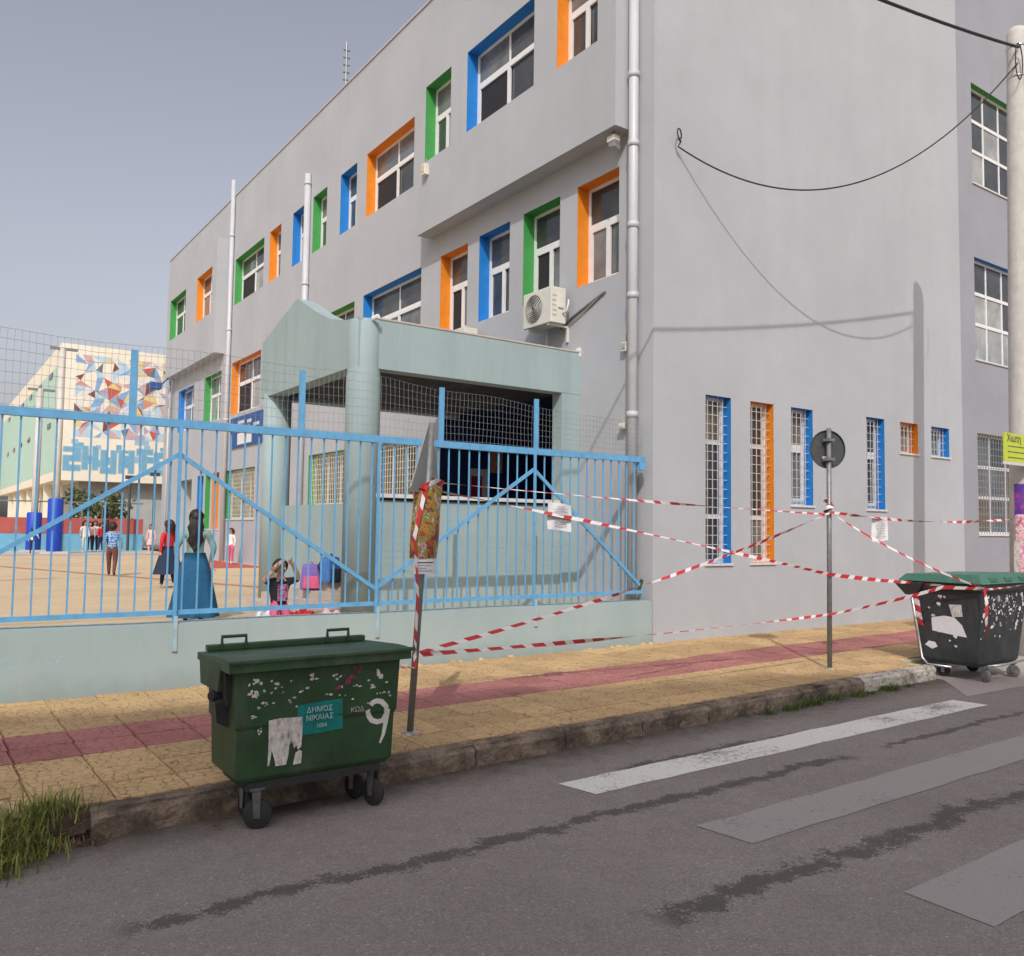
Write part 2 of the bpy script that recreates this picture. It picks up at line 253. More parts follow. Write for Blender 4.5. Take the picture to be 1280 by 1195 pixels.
# ------------------------------------------------------------------ mesh helpers
class MB:
    def __init__(s): s.v = []; s.f = []; s.m = []; s.cm = 0
    def mat(s, i): s.cm = i; return s
    def add(s, vs, fs, mi=None):
        b = len(s.v); s.v += [tuple(q) for q in vs]; s.f += [tuple(b + i for i in f) for f in fs]; s.m += [s.cm if mi is None else mi] * len(fs); return s
    def box(s, a, b):
        (x0, y0, z0), (x1, y1, z1) = a, b
        return s.add([(x0, y0, z0), (x1, y0, z0), (x1, y1, z0), (x0, y1, z0), (x0, y0, z1), (x1, y0, z1), (x1, y1, z1), (x0, y1, z1)],
                     [(0, 3, 2, 1), (4, 5, 6, 7), (0, 1, 5, 4), (1, 2, 6, 5), (2, 3, 7, 6), (3, 0, 4, 7)])
    def hexa(s, lo, hi):                                       # two quads, bottom and top
        return s.add(list(lo) + list(hi), [(3, 2, 1, 0), (4, 5, 6, 7), (0, 1, 5, 4), (1, 2, 6, 5), (2, 3, 7, 6), (3, 0, 4, 7)])
    def quad(s, *p): return s.add(p, [tuple(range(len(p)))])
    def tube(s, pts, r, n=8, cap=True):
        pts = [Vector(p) for p in pts]; rs = r if isinstance(r, (list, tuple)) else [r] * len(pts); vs = []; up = None
        for i, p in enumerate(pts):
            t = (pts[min(i + 1, len(pts) - 1)] - pts[max(i - 1, 0)]).normalized()
            if up is None: up = Vector((0, 0, 1)) if abs(t.z) < 0.9 else Vector((1, 0, 0))
            a = t.cross(up).normalized(); b = a.cross(t).normalized(); up = b
            for k in range(n):
                q = 2 * math.pi * k / n; vs.append(p + a * math.cos(q) * rs[i] + b * math.sin(q) * rs[i])
        fs = [(i * n + k, i * n + (k + 1) % n, (i + 1) * n + (k + 1) % n, (i + 1) * n + k) for i in range(len(pts) - 1) for k in range(n)]
        if cap: fs += [tuple(range(n - 1, -1, -1)), tuple((len(pts) - 1) * n + k for k in range(n))]
        return s.add(vs, fs)
    def lathe(s, prof, c=(0, 0, 0), n=16, sx=1, sy=1):          # profile of (radius, z)
        vs = []; c = Vector(c)
        for r, z in prof:
            for k in range(n):
                q = 2 * math.pi * k / n; vs.append(c + Vector((math.cos(q) * r * sx, math.sin(q) * r * sy, z)))
        fs = [(i * n + k, i * n + (k + 1) % n, (i + 1) * n + (k + 1) % n, (i + 1) * n + k) for i in range(len(prof) - 1) for k in range(n)]
        fs += [tuple(range(n - 1, -1, -1)), tuple((len(prof) - 1) * n + k for k in range(n))]
        return s.add(vs, fs)
    def build(s, name, mats, parent=None, smooth=False, bevel=0):
        me = bpy.data.meshes.new(name); me.from_pydata(s.v, [], s.f)
        for x in ([mats] if isinstance(mats, str) else mats): me.materials.append(MATS[x])
        me.polygons.foreach_set('material_index', s.m)
        if smooth: me.polygons.foreach_set('use_smooth', [True] * len(s.f))
        me.update()
        if bevel:
            bm = bmesh.new(); bm.from_mesh(me); bmesh.ops.bevel(bm, geom=bm.edges[:], offset=bevel, segments=2, affect='EDGES', profile=0.7, clamp_overlap=True); bm.to_mesh(me); bm.free()
        o = bpy.data.objects.new(name, me); col.objects.link(o); o.parent = parent; return o
def tag(o, label=None, cat=None, group=None, kind=None):
    if label: o['label'] = label
    if cat: o['category'] = cat
    if group: o['group'] = group
    if kind: o['kind'] = kind
    return o
def empty(name, loc=(0, 0, 0), rz=0.0):
    o = bpy.data.objects.new(name, None); col.objects.link(o); o.location = loc; o.rotation_euler.z = rz; o.empty_display_size = 0.2; return o
def local(o):                                                   # parts given in world coordinates under an empty at the base
    bpy.context.view_layer.update()
    for c in o.children: c.matrix_parent_inverse = o.matrix_world.inverted()
    return o
def text_mesh(txt, size, extrude=0.001):
    cu = bpy.data.curves.new('t', 'FONT'); cu.body = txt; cu.size = size; cu.extrude = extrude; cu.align_x = 'CENTER'; cu.align_y = 'CENTER'; cu.resolution_u = 3
    o = bpy.data.objects.new('t', cu); col.objects.link(o); bpy.context.view_layer.update()
    me = bpy.data.meshes.new_from_object(o.evaluated_get(bpy.context.evaluated_depsgraph_get())); bpy.data.objects.remove(o); return me
def text(name, txt, size, mat, loc, rot, parent):
    me = text_mesh(txt, size); me.materials.clear(); me.materials.append(MATS[mat])
    o = bpy.data.objects.new(name, me); col.objects.link(o); o.parent = parent
    o.matrix_basis = Matrix.Translation(loc) @ rot.to_4x4(); return o
FACE_MY = Matrix(((1, 0, 0), (0, 0, -1), (0, 1, 0)))            # text facing -Y
FACE_MX = Matrix(((0, 0, -1), (-1, 0, 0), (0, 1, 0)))           # text facing -X

# ------------------------------------------------------------------ ground, road, pavement, yard
XF, YF = 9.78, 9.92                      # the school's two street-side wall planes
def kerb_y(x): return 5.94 + 0.03 * x
g = MB().quad((-900, -900, -0.06), (900, -900, -0.06), (900, 900, -0.06), (-900, 900, -0.06)).build('ground', 'yard_concrete'); tag(g, kind='structure')
road = MB().quad((-40, -6, 0), (60, -6, 0), (60, 9.6, 0), (-40, 9.6, 0)).build('road', 'asphalt'); tag(road, kind='structure')
# zebra crossing stripes, each a sheet 4 mm above the asphalt
for (a, b, c, d, mt, lab) in (((4.23, 5.33), (10.34, 5.41), (10.40, 5.02), (4.31, 4.97), 'crossing_white', 'brightest white zebra stripe next to the kerb'),
                        ((4.43, 4.07), (12.5, 4.10), (12.5, 3.66), (4.49, 3.65), 'crossing_faded', 'worn grey zebra stripe in the middle of the crossing'),
                        ((4.61, 2.71), (12.5, 2.75), (12.5, 2.26), (4.60, 2.22), 'crossing_faded', 'worn grey zebra stripe farthest from the kerb')):
    m_ = MB(); N = 24
    top = [Vector((*a, 0)).lerp(Vector((*b, 0)), i / N) for i in range(N + 1)]; bot = [Vector((*d, 0)).lerp(Vector((*c, 0)), i / N) for i in range(N + 1)]
    for L in (top, bot):
        for p in L: p.z = 0.004; p.y += random.uniform(-0.012, 0.012)
    m_.add(top + bot, [(i, i + 1, N + 2 + i, N + 1 + i) for i in range(N)])
    o = m_.build('zebra_stripe', mt, road); tag(o, lab)
BAYX0, BAYX1 = 11.62, 14.6
p_ = MB().quad((BAYX0 - 0.9, 5.42, 0.004), (BAYX1 + 8, 5.1, 0.004), (BAYX1 + 8, 6.75, 0.004), (BAYX0 + 0.02, 6.75, 0.004), (BAYX0 + 0.02, 6.2, 0.004)).build('concrete_patch', 'concrete_patch', road)
tag(p_, 'pale worn concrete patch in front of the black bin')

pave = MB().quad((-40, 5.3, 0.15), (BAYX0 - 0.05, 6.45, 0.15), (BAYX0 - 0.05, 6.8, 0.15), (60, 6.8, 0.15), (60, 10.1, 0.15), (-40, 10.1, 0.15)).build('pavement', 'joint_dirt'); tag(pave, kind='structure')
pave.data.clear_geometry()
b_ = MB(); y0, y1 = kerb_y(-40) + 0.05, kerb_y(BAYX0) + 0.05
b_.hexa([(-40, y0, -0.05), (BAYX0 - 0.03, y1, -0.05), (BAYX0 - 0.03, 10.1, -0.05), (-40, 10.1, -0.05)], [(-40, y0, 0.165), (BAYX0 - 0.03, y1, 0.165), (BAYX0 - 0.03, 10.1, 0.165), (-40, 10.1, 0.165)])
b_.hexa([(BAYX0 - 0.03, 6.8, -0.05), (60, 6.8, -0.05), (60, 10.1, -0.05), (BAYX0 - 0.03, 10.1, -0.05)], [(BAYX0 - 0.03, 6.8, 0.165), (60, 6.8, 0.165), (60, 10.1, 0.165), (BAYX0 - 0.03, 10.1, 0.165)])
pave.data.from_pydata(b_.v, [], b_.f)
# slabs: lattice follows the kerb (slope 0.03); rows 3 and 4 are the red band
TS = 0.47; sl = 0.03
def row_y(k): return 7.40 + 0.455 * k
slab_meshes = []
for mt in ('slab_ochre', 'slab_red'):
    m_ = MB().hexa([(0.004, 0.004, -0.02), (TS - 0.004, 0.004, -0.02), (TS - 0.004, 0.451, -0.02), (0.004, 0.451, -0.02)], [(0.011, 0.009, 0.0), (TS - 0.011, 0.009, 0.0), (TS - 0.011, 0.446, 0.0), (0.011, 0.446, 0.0)])
    o = m_.build('slab', mt); slab_meshes.append(o.data); bpy.data.objects.remove(o)
far = MB(); ntile = 0
for k in range(-3, 6):
    for i in range(-30, 100):
        x = i * TS + 0.24; y = row_y(k) + sl * x
        if y > 9.95: continue
        if k == -3 and x > 3: pass
        if x + TS > BAYX0 - 0.05 and y < 6.78: continue
        red = k in (0, 1)
        if -0.3 < x < 15.0 and y + 0.2 > kerb_y(x) + 0.2 and ntile < 300:
            if k == -3: continue
            o = bpy.data.objects.new('slab', slab_meshes[1 if red else 0]); col.objects.link(o); o.parent = pave
            o.location = (x, y, 0.19 + random.uniform(-0.004, 0.004)); o.rotation_euler = (random.uniform(-0.006, 0.006), random.uniform(-0.006, 0.006), sl); ntile += 1
        elif k > -3 or False:
            far.mat(1 if red else 0).hexa([(x + 0.004, y + 0.004, 0.17), (x + TS - 0.004, y + 0.018, 0.17), (x + TS - 0.018, y + 0.465, 0.17), (x - 0.01, y + 0.451, 0.17)], [(x + 0.004, y + 0.004, 0.19), (x + TS - 0.004, y + 0.018, 0.19), (x + TS - 0.018, y + 0.465, 0.19), (x - 0.01, y + 0.451, 0.19)])
o = far.build('outlying_slabs', ['slab_ochre', 'slab_red'], pave); tag(o, kind='stuff')
# strip of cut slabs between kerb and first whole row
cut = MB()
for i in range(-2, 25):
    x = i * TS + 0.24; ya = kerb_y(x) + 0.17; yb = row_y(-2) + sl * x - 0.006
    if x + TS > BAYX0 - 0.05: continue
    m_ = MB().hexa([(x + 0.004, ya, 0.17), (x + TS - 0.004, ya + 0.014, 0.17), (x + TS - 0.004, yb + 0.014, 0.17), (x + 0.004, yb, 0.17)], [(x + 0.006, ya, 0.188), (x + TS - 0.006, ya + 0.014, 0.188), (x + TS - 0.006, yb + 0.014, 0.188), (x + 0.006, yb, 0.188)])
    m_.build('cut_slab', 'slab_ochre', pave)
# kerb stones
kerb = empty('kerb', (0, kerb_y(0), 0)); tag(kerb, kind='structure')
def kerb_stone(x0, x1, mt, hgt=0.178):
    bm = bmesh.new(); nx, ny, nz = 14, 4, 5; ra = random.Random(int(x0 * 91)); m_ = MB(); idx = {}
    def P(i, j, k):
        x = x0 + 0.006 + (x1 - x0 - 0.012) * i / nx; yy = 0.165 * j / ny; zz = -0.04 + (hgt + 0.04) * k / nz
        if k == nz and j == 0: yy += 0.022 + ra.uniform(0, 0.02); zz -= 0.012 + ra.uniform(0, 0.014)
        if j == 0: yy += ra.uniform(-0.006, 0.008) + 0.012 * math.sin(x * 5.1) * k / nz
        if k == nz: zz += ra.uniform(-0.004, 0.004)
        return (x, kerb_y(x) + yy, zz)
    for i in range(nx + 1):
        for j in range(ny + 1):
            for k in range(nz + 1):
                if i in (0, nx) or j in (0, ny) or k in (0, nz): idx[(i, j, k)] = len(m_.v); m_.v.append(P(i, j, k))
    def q(*c): m_.f.append(tuple(idx[t] for t in c)); m_.m.append(0)
    for i in range(nx):
        for k in range(nz): q((i, 0, k), (i + 1, 0, k), (i + 1, 0, k + 1), (i, 0, k + 1))
        for j in range(ny): q((i, j, nz), (i + 1, j, nz), (i + 1, j + 1, nz), (i, j + 1, nz))
    for j in range(ny):
        for k in range(nz): q((0, j, k), (0, j, k + 1), (0, j + 1, k + 1), (0, j + 1, k)); q((nx, j, k), (nx, j + 1, k), (nx, j + 1, k + 1), (nx, j, k + 1))
    bm.free(); return m_.build('kerb_stone', mt, kerb)
xs = [-12, -9, -6, -3, -1.2, -0.1, 0.55] + [1.0 + 0.98 * i for i in range(11)] + [BAYX0]
for i in range(len(xs) - 1):
    if xs[i] > 0.5 and xs[i] < 0.9: continue                    # a broken length by the grass
    kerb_stone(xs[i], xs[i + 1], 'kerb_pale' if xs[i] > 9.7 else 'kerb_stone')
MB().hexa([(BAYX0 - 0.15, 6.45, -0.03), (BAYX0, 6.45, -0.03), (BAYX0, 6.83, -0.03), (BAYX0 - 0.15, 6.83, -0.03)], [(BAYX0 - 0.15, 6.45, 0.175), (BAYX0 - 0.02, 6.45, 0.17), (BAYX0 - 0.02, 6.83, 0.17), (BAYX0 - 0.15, 6.83, 0.175)]).build('kerb_stone', 'kerb_pale', kerb)
MB().hexa([(BAYX0, 6.76, -0.03), (30, 6.76, -0.03), (30, 6.85, -0.03), (BAYX0, 6.85, -0.03)], [(BAYX0, 6.77, 0.17), (30, 6.77, 0.17), (30, 6.85, 0.175), (BAYX0, 6.85, 0.175)]).build('kerb_stone', 'kerb_pale', kerb)
local(kerb)
# the yard behind the fence stands 0.6 m above the road
yard = MB().box((-60, 10.15, -0.05), (XF + 0.3, 120, 0.6)).build('school_yard', 'yard_concrete'); tag(yard, kind='structure')
for a, b_, wd, mt in (((2.2, 31), (7.6, 15.5), 0.28, 'line_red'), ((-3, 40.5), (9.5, 40.5), 0.3, 'line_red'), ((-4, 20.5), (3.0, 24.0), 0.12, 'line_red')):
    A = Vector((*a, 0.604)); B = Vector((*b_, 0.604)); n_ = (B - A).cross(Vector((0, 0, 1))).normalized() * wd / 2
    MB().quad(A - n_, B - n_, B + n_, A + n_).build('painted_line', mt, yard)
MB().quad((6.4, 27.5, 0.604), (9.6, 27.5, 0.604), (9.6, 33.5, 0.604), (7.6, 31.5, 0.604)).build('red_patch', 'track_red', yard)
tk = MB().quad((-40, 40.8, 0.603), (9.7, 40.8, 0.603), (9.7, 46.0, 0.603), (-40, 46.0, 0.603)).build('grey_court', 'mural_grey', yard)

# ------------------------------------------------------------------ the school
school = empty('school_building', (XF, YF, 0.2)); tag(school, 'long grey three storey school with blue, green and orange window reveals', 'school')
def wall_holes(axis, c, u0, u1, z0, z1, holes):
    us = sorted({u0, u1, *[h[0] for h in holes], *[h[1] for h in holes]}); zs = sorted({z0, z1, *[h[2] for h in holes], *[h[3] for h in holes]}); m_ = MB()
    for a, b in zip(us, us[1:]):
        for d, e in zip(zs, zs[1:]):
            if any(h[0] <= (a + b) / 2 <= h[1] and h[2] <= (d + e) / 2 <= h[3] for h in holes): continue
            P = (lambda u, z: (u, c, z)) if axis == 'y' else (lambda u, z: (c, u, z))
            q = [P(a, d), P(b, d), P(b, e), P(a, e)]
            m_.quad(*(q if axis == 'y' else q[::-1]))
    bmv = {}; m2 = MB()                                         # weld
    for f, v0 in zip(m_.f, m_.m):
        t = []
        for i in f:
            k = tuple(round(q, 4) for q in m_.v[i])
            if k not in bmv: bmv[k] = len(m2.v); m2.v.append(k)
            t.append(bmv[k])
        m2.f.append(tuple(t)); m2.m.append(0)
    return m2
rw = random.Random(3)
def window(axis, c, u0, u1, z0, z1, colr, depth=0.26, cols=1, grille=None, opened=None, sill=False, rows='transom', parent=None):
    parent = parent or school
    P = (lambda u, w_, z: (u, c + w_, z)) if axis == 'y' else (lambda u, w_, z: (c + w_, u, z))
    def bx(m_, a, b):
        p, q = P(*a), P(*b); m_.box(tuple(map(min, p, q)), tuple(map(max, p, q)))
    H = z1 - z0; W = u1 - u0; d0, d1 = depth, depth + 0.06; ft = 0.06
    fr = MB()
    bx(fr, (u0, d0, z0), (u0 + ft, d1, z1)); bx(fr, (u1 - ft, d0, z0), (u1, d1, z1)); bx(fr, (u0 + ft, d0, z0), (u1 - ft, d1, z0 + ft)); bx(fr, (u0 + ft, d0, z1 - ft), (u1 - ft, d1, z1))
    panes = []
    iu0, iu1, iz0, iz1 = u0 + ft, u1 - ft, z0 + ft, z1 - ft
    if rows == 'transom': cuts = [iz0, iz0 + (iz1 - iz0) * 0.62, iz1]
    elif rows == 'tall': cuts = [iz0, iz0 + (iz1 - iz0) * 0.27, iz0 + (iz1 - iz0) * 0.74, iz1]
    elif rows == 'three': cuts = [iz0, iz0 + (iz1 - iz0) * 0.36, iz0 + (iz1 - iz0) * 0.68, iz1]
    else: cuts = [iz0, iz1]
    for z in cuts[1:-1]: bx(fr, (iu0, d0, z - 0.04), (iu1, d1, z + 0.04))
    for r in range(len(cuts) - 1):
        n_ = cols if rows != 'transom' else ((cols if W > 1.5 else 1) if r == 1 else max(2, cols) if W > 0.8 else 1)
        if rows == 'three': n_ = cols
        za = cuts[r] + (0.04 if r else 0); zb = cuts[r + 1] - (0.04 if r < len(cuts) - 2 else 0)
        step = (iu1 - iu0) / n_
        for k in range(n_):
            a = iu0 + k * step; b = a + step
            if k: bx(fr, (a - 0.025, d0 + 0.004, za), (a + 0.025, d1 - 0.004, zb))
            low = r == 0 and rows == 'transom'
            if low:                                             # sliding sash with its own white rail
                off = 0.012 if k % 2 else -0.012
                for (aa, bb, zz0, zz1) in ((a + 0.001, a + 0.065, za, zb), (b - 0.065, b - 0.001, za, zb), (a + 0.065, b - 0.065, za, za + 0.07), (a + 0.065, b - 0.065, zb - 0.07, zb)):
                    bx(fr, (aa, d0 - 0.02 + off, zz0 + 0.001), (bb, d0 + 0.02 + off, zz1 - 0.001))
            mt = rw.choice(['glass_dark', 'glass_dark', 'glass_grey', 'glass_curtain']) if not grille else rw.choice(['glass_dark', 'glass_dark', 'glass_warm', 'glass_grey'])
            if r == len(cuts) - 2 and not grille: mt = rw.choice(['glass_dark', 'glass_mid', 'glass_grey'])  # greyer upper panes hold the reflected sky in their colour
            if opened is not None and low and k == opened: mt = 'void_dark'  # open sash: near-black sheet paints the unlit room behind
            panes.append((a, b, za, zb, mt))
    o = fr.build('window', 'frame_white', parent)
    for a, b, za, zb, mt in panes:
        m_ = MB(); bx(m_, (a + 0.002, d0 + 0.022, za), (b - 0.002, d0 + 0.034, zb)); m_.build('pane', mt, o)
    rv = MB(); e = 0.001
    for q in ([P(u0, e, z0), P(u0, e, z1), P(u0, d1, z1), P(u0, d1, z0)], [P(u1, e, z0), P(u1, d1, z0), P(u1, d1, z1), P(u1, e, z1)], [P(u0, e, z1), P(u1, e, z1), P(u1, d1, z1), P(u0, d1, z1)], [P(u0, e, z0), P(u0, d1, z0), P(u1, d1, z0), P(u1, e, z0)]): rv.quad(*q)
    rv.build('reveal', 'reveal_' + colr, o)
    bk = MB(); bk.quad(P(u0 - 0.3, d1 + 0.05, z0 - 0.3), P(u1 + 0.3, d1 + 0.05, z0 - 0.3), P(u1 + 0.3, d1 + 0.05, z1 + 0.3), P(u0 - 0.3, d1 + 0.05, z1 + 0.3)); bk.build('dark_interior', 'void_dark', o)
    if sill:
        s_ = MB(); bx(s_, (u0 - 0.03, -0.03, z0 - 0.04), (u1 + 0.03, depth - 0.03, z0 - 0.003)); s_.build('sill', 'sill_marble', o)
    if grille:
        gm = MB(); t = 0.0052; gd = 0.07
        nu = max(3, int(round(W / 0.13))); nz = max(3, int(round(H / 0.16)))
        for i in range(1, nu): 
            u = u0 + W * i / nu; bx(gm, (u - t, gd, z0 + 0.01), (u + t, gd + 0.014, z1 - 0.01))
        for i in range(1, nz):
            z = z0 + H * i / nz; bx(gm, (u0 + 0.003, gd + 0.015, z - t), (u1 - 0.003, gd + 0.027, z + t))
        gm.build('grille', grille, o)
    return o
# --- front wall, facing the street
FW = [(11.02, 11.67, 1.44, 4.33, 'blue', 'tall'), (12.19, 12.84, 1.44, 4.33, 'orange', 'tall'), (13.35, 14.01, 2.50, 4.33, 'blue', 'transom'), (15.79, 16.44, 2.48, 4.36, 'blue', 'transom'), (17.03, 17.73, 3.71, 4.36, 'orange', 'one'), (18.27, 19.02, 3.71, 4.36, 'blue', 'one')]
XL = 19.62
wall_holes('y', YF, XF, XL, 0.0, 14.8, [f[:4] for f in FW]).build('front_wall', 'plaster_grey', school)
for u0, u1, z0, z1, c_, rows in FW: window('y', YF, u0, u1, z0, z1, c_, 0.20, 1, 'grille_white', None, True, rows)
# --- end bay in a darker lavender grey, set back a little
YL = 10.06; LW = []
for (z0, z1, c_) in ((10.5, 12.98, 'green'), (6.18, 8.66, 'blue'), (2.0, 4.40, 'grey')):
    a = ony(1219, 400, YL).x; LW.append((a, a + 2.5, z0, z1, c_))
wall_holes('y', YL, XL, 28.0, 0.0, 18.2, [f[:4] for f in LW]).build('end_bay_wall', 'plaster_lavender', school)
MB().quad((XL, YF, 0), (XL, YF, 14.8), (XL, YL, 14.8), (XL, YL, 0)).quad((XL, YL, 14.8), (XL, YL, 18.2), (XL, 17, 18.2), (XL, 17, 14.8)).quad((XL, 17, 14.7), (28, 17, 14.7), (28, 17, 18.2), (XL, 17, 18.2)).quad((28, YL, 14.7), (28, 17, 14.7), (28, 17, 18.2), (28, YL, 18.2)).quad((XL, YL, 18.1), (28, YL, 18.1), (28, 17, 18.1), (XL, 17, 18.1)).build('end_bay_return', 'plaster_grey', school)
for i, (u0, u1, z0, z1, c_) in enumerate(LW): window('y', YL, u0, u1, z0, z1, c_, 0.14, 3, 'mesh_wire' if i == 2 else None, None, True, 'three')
# --- long side wall
SW = [(18.30, 21.00, 10.42, 12.2, 'orange', 2, 1), (21.64, 22.75, 10.42, 12.2, 'blue', 1, 0), (23.75, 24.83, 10.42, 12.2, 'green', 1, 0), (25.45, 26.55, 10.42, 12.2, 'blue', 1, 0), (27.65, 28.75, 10.42, 12.2, 'orange', 1, 0), (29.35, 32.63, 10.42, 12.2, 'green', 2, 1),
      (10.77, 11.90, 6.42, 8.30, 'orange', 2, None), (12.42, 13.60, 6.42, 8.30, 'green', 2, 1), (14.08, 15.23, 6.42, 8.30, 'blue', 2, None), (15.70, 16.88, 6.42, 8.28, 'orange', 2, 1), (17.80, 21.03, 6.42, 8.26, 'blue', 2, None), (21.60, 24.00, 6.42, 8.24, 'green', 2, 0),
      (26.3, 28.6, 6.3, 8.2, 'green', 2, 0), (29.33, 32.66, 6.15, 8.16, 'orange', 2, 1), (34.0, 36.4, 6.15, 8.1, 'green', 2, None), (38.0, 40.6, 6.15, 8.05, 'blue', 2, None)]
GW = [(17.9, 20.3, 2.62, 4.10, 'grey'), (21.8, 24.65, 2.6, 4.12, 'green'), (29.6, 32.9, 2.2, 4.04, 'green')]
NW = [(33.85, 34.75, 1.8, 4.04, 'orange'), (35.05, 35.75, 1.8, 4.02, 'green'), (36.05, 36.95, 1.8, 4.0, 'blue')]
ENT = (12.35, 16.75, 0.6, 4.70); DOOR = (37.85, 40.2, 0.6, 3.92)
YE = 43.2
wall_holes('x', XF, YF, YE, 0.0, 14.8, [s[:4] for s in SW] + [s[:4] for s in GW] + [s[:4] for s in NW] + [ENT, DOOR]).build('side_wall', 'plaster_grey', school)
for u0, u1, z0, z1, c_, n_, op in SW: window('x', XF, u0, u1, z0, z1, c_, 0.27, n_, None, op, False, 'transom')
for u0, u1, z0, z1, c_ in GW: window('x', XF, u0, u1, z0, z1, c_, 0.22, 3, 'grille_cream', None, True, 'one')
for u0, u1, z0, z1, c_ in NW: window('x', XF, u0, u1, z0, z1, c_, 0.3, 1, None, None, True, 'one')
# two upper blocks that overhang the side wall
XB = 9.37
for (ya, yb, za, zb, wins) in ((10.43, 17.3, 8.80, 13.2, [(10.90, 12.04, 10.48, 12.25, 'orange', 2, None), (12.76, 15.18, 10.48, 12.25, 'blue', 2, 1), (15.86, 17.0, 10.45, 12.25, 'green', 2, None)]),
                               (33.7, 41.6, 8.72, 13.3, [(34.3, 36.5, 10.42, 12.3, 'orange', 2, 0), (38.3, 41.0, 10.42, 12.28, 'green', 2, 0)])):
    b_ = wall_holes('x', XB, ya, yb, za, zb, [w_[:4] for w_ in wins])
    for q in ([(XB, ya, za), (XB, ya, zb), (XF, ya, zb), (XF, ya, za)], [(XB, yb, za), (XF, yb, za), (XF, yb, zb), (XB, yb, zb)], [(XB, ya, zb), (XB, yb, zb), (XF, yb, zb), (XF, ya, zb)], [(XB, ya, za), (XF, ya, za), (XF, yb, za), (XB, yb, za)]): b_.quad(*q)
    o = b_.build('overhanging_block', 'plaster_grey', school)
    for u0, u1, z0, z1, c_, n_, op in wins: window('x', XB, u0, u1, z0, z1, c_, 0.27, n_, None, op, False, 'transom')
MB().box((XF + 0.002, YF + 0.3, 14.55), (27.9, YE - 0.1, 14.7)).build('roof', 'roof_grey', school)
MB().quad((XF, YE, 0), (XF, YE, 14.8), (28, YE, 14.8), (28, YE, 0)).quad((28, YL, 0), (28, YE, 0), (28, YE, 14.8), (28, YL, 14.8)).build('rear_walls', 'plaster_grey', school)
b_ = MB().box((XF - 0.03, YF - 0.03, 14.8), (XL, YF + 0.28, 14.86)); b_.box((XF - 0.03, YF + 0.281, 14.8), (XF + 0.28, YE, 14.86)); b_.build('parapet_coping', 'plaster_grey', school)
# entrance hall behind the porch
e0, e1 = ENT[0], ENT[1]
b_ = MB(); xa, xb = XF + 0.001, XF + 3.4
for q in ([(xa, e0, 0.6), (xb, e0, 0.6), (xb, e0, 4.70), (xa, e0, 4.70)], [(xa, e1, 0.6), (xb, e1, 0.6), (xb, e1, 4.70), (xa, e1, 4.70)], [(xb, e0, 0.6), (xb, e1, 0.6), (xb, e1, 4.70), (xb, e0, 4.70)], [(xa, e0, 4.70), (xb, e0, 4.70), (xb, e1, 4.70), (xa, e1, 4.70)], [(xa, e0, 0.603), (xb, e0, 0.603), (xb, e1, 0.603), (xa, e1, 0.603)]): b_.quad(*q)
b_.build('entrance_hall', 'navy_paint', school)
for (x, z, w_, h_, mt) in ((10.6, 3.0, 0.5, 0.75, 'paper'), (10.62, 2.95, 0.3, 0.5, 'sticker_magenta'), (11.1, 3.55, 0.4, 0.5, 'mu_peach')):
    MB().box((x, e1 - (0.012 if mt != 'sticker_magenta' else 0.02), z - h_ / 2), (x + w_, e1 - 0.004, z + h_ / 2)).build('notice', mt, school)
d0, d1 = DOOR[0], DOOR[1]; b_ = MB()
for q in ([(XF, d1, 0.6), (XF + 1.2, d1, 0.6), (XF + 1.2, d1, 3.92), (XF, d1, 3.92)], [(XF, d0, 0.6), (XF + 1.2, d0, 0.6), (XF + 1.2, d0, 3.92), (XF, d0, 3.92)], [(XF + 1.2, d0, 0.6), (XF + 1.2, d1, 0.6), (XF + 1.2, d1, 3.92), (XF + 1.2, d0, 3.92)], [(XF, d0, 3.92), (XF + 1.2, d0, 3.92), (XF + 1.2, d1, 3.92), (XF, d1, 3.92)]): b_.quad(*q)
b_.build('door_recess', 'plaster_grey', school)
MB().box((XF + 1.12, d0 + 0.3, 0.61), (XF + 1.18, d1 - 0.3, 3.0)).build('door', 'grille_cream', school)
# drain pipes
def pipe(pts, r, clamps, mt='pipe_white'):
    o = MB().tube(pts, r, 14).build('drain_pipe', mt, school, True)
    for z in clamps:
        p = Vector(pts[0]); MB().lathe([(r + 0.014, -0.05), (r + 0.016, 0.0), (r + 0.014, 0.05)], (p.x, p.y, z), 14).build('pipe_joint', mt, o, True)
    return o
pipe([(XF - 0.11, 10.30, 0.4), (XF - 0.11, 10.30, 14.7)], 0.085, [3.9, 5.9, 7.1, 8.5, 9.7, 12.0])
y_ = onx(289, 330, XF - 0.1).y; pipe([(XF - 0.1, y_, 0.6), (XF - 0.1, y_, 15.4)], 0.085, [6.0, 9.5, 13.2])
y_ = onx(383, 300, XF - 0.1).y; pipe([(XF - 0.1, y_, 0.6), (XF - 0.1, y_, 13.0)], 0.10, [6, 9.5, 12.7])
o = MB().tube([(XF - 0.18, 41.6, 0.6), (XF - 0.18, 41.6, 8.7)], 0.05, 8).build('drain_pipe', 'pipe_white', school, True)
local(school)

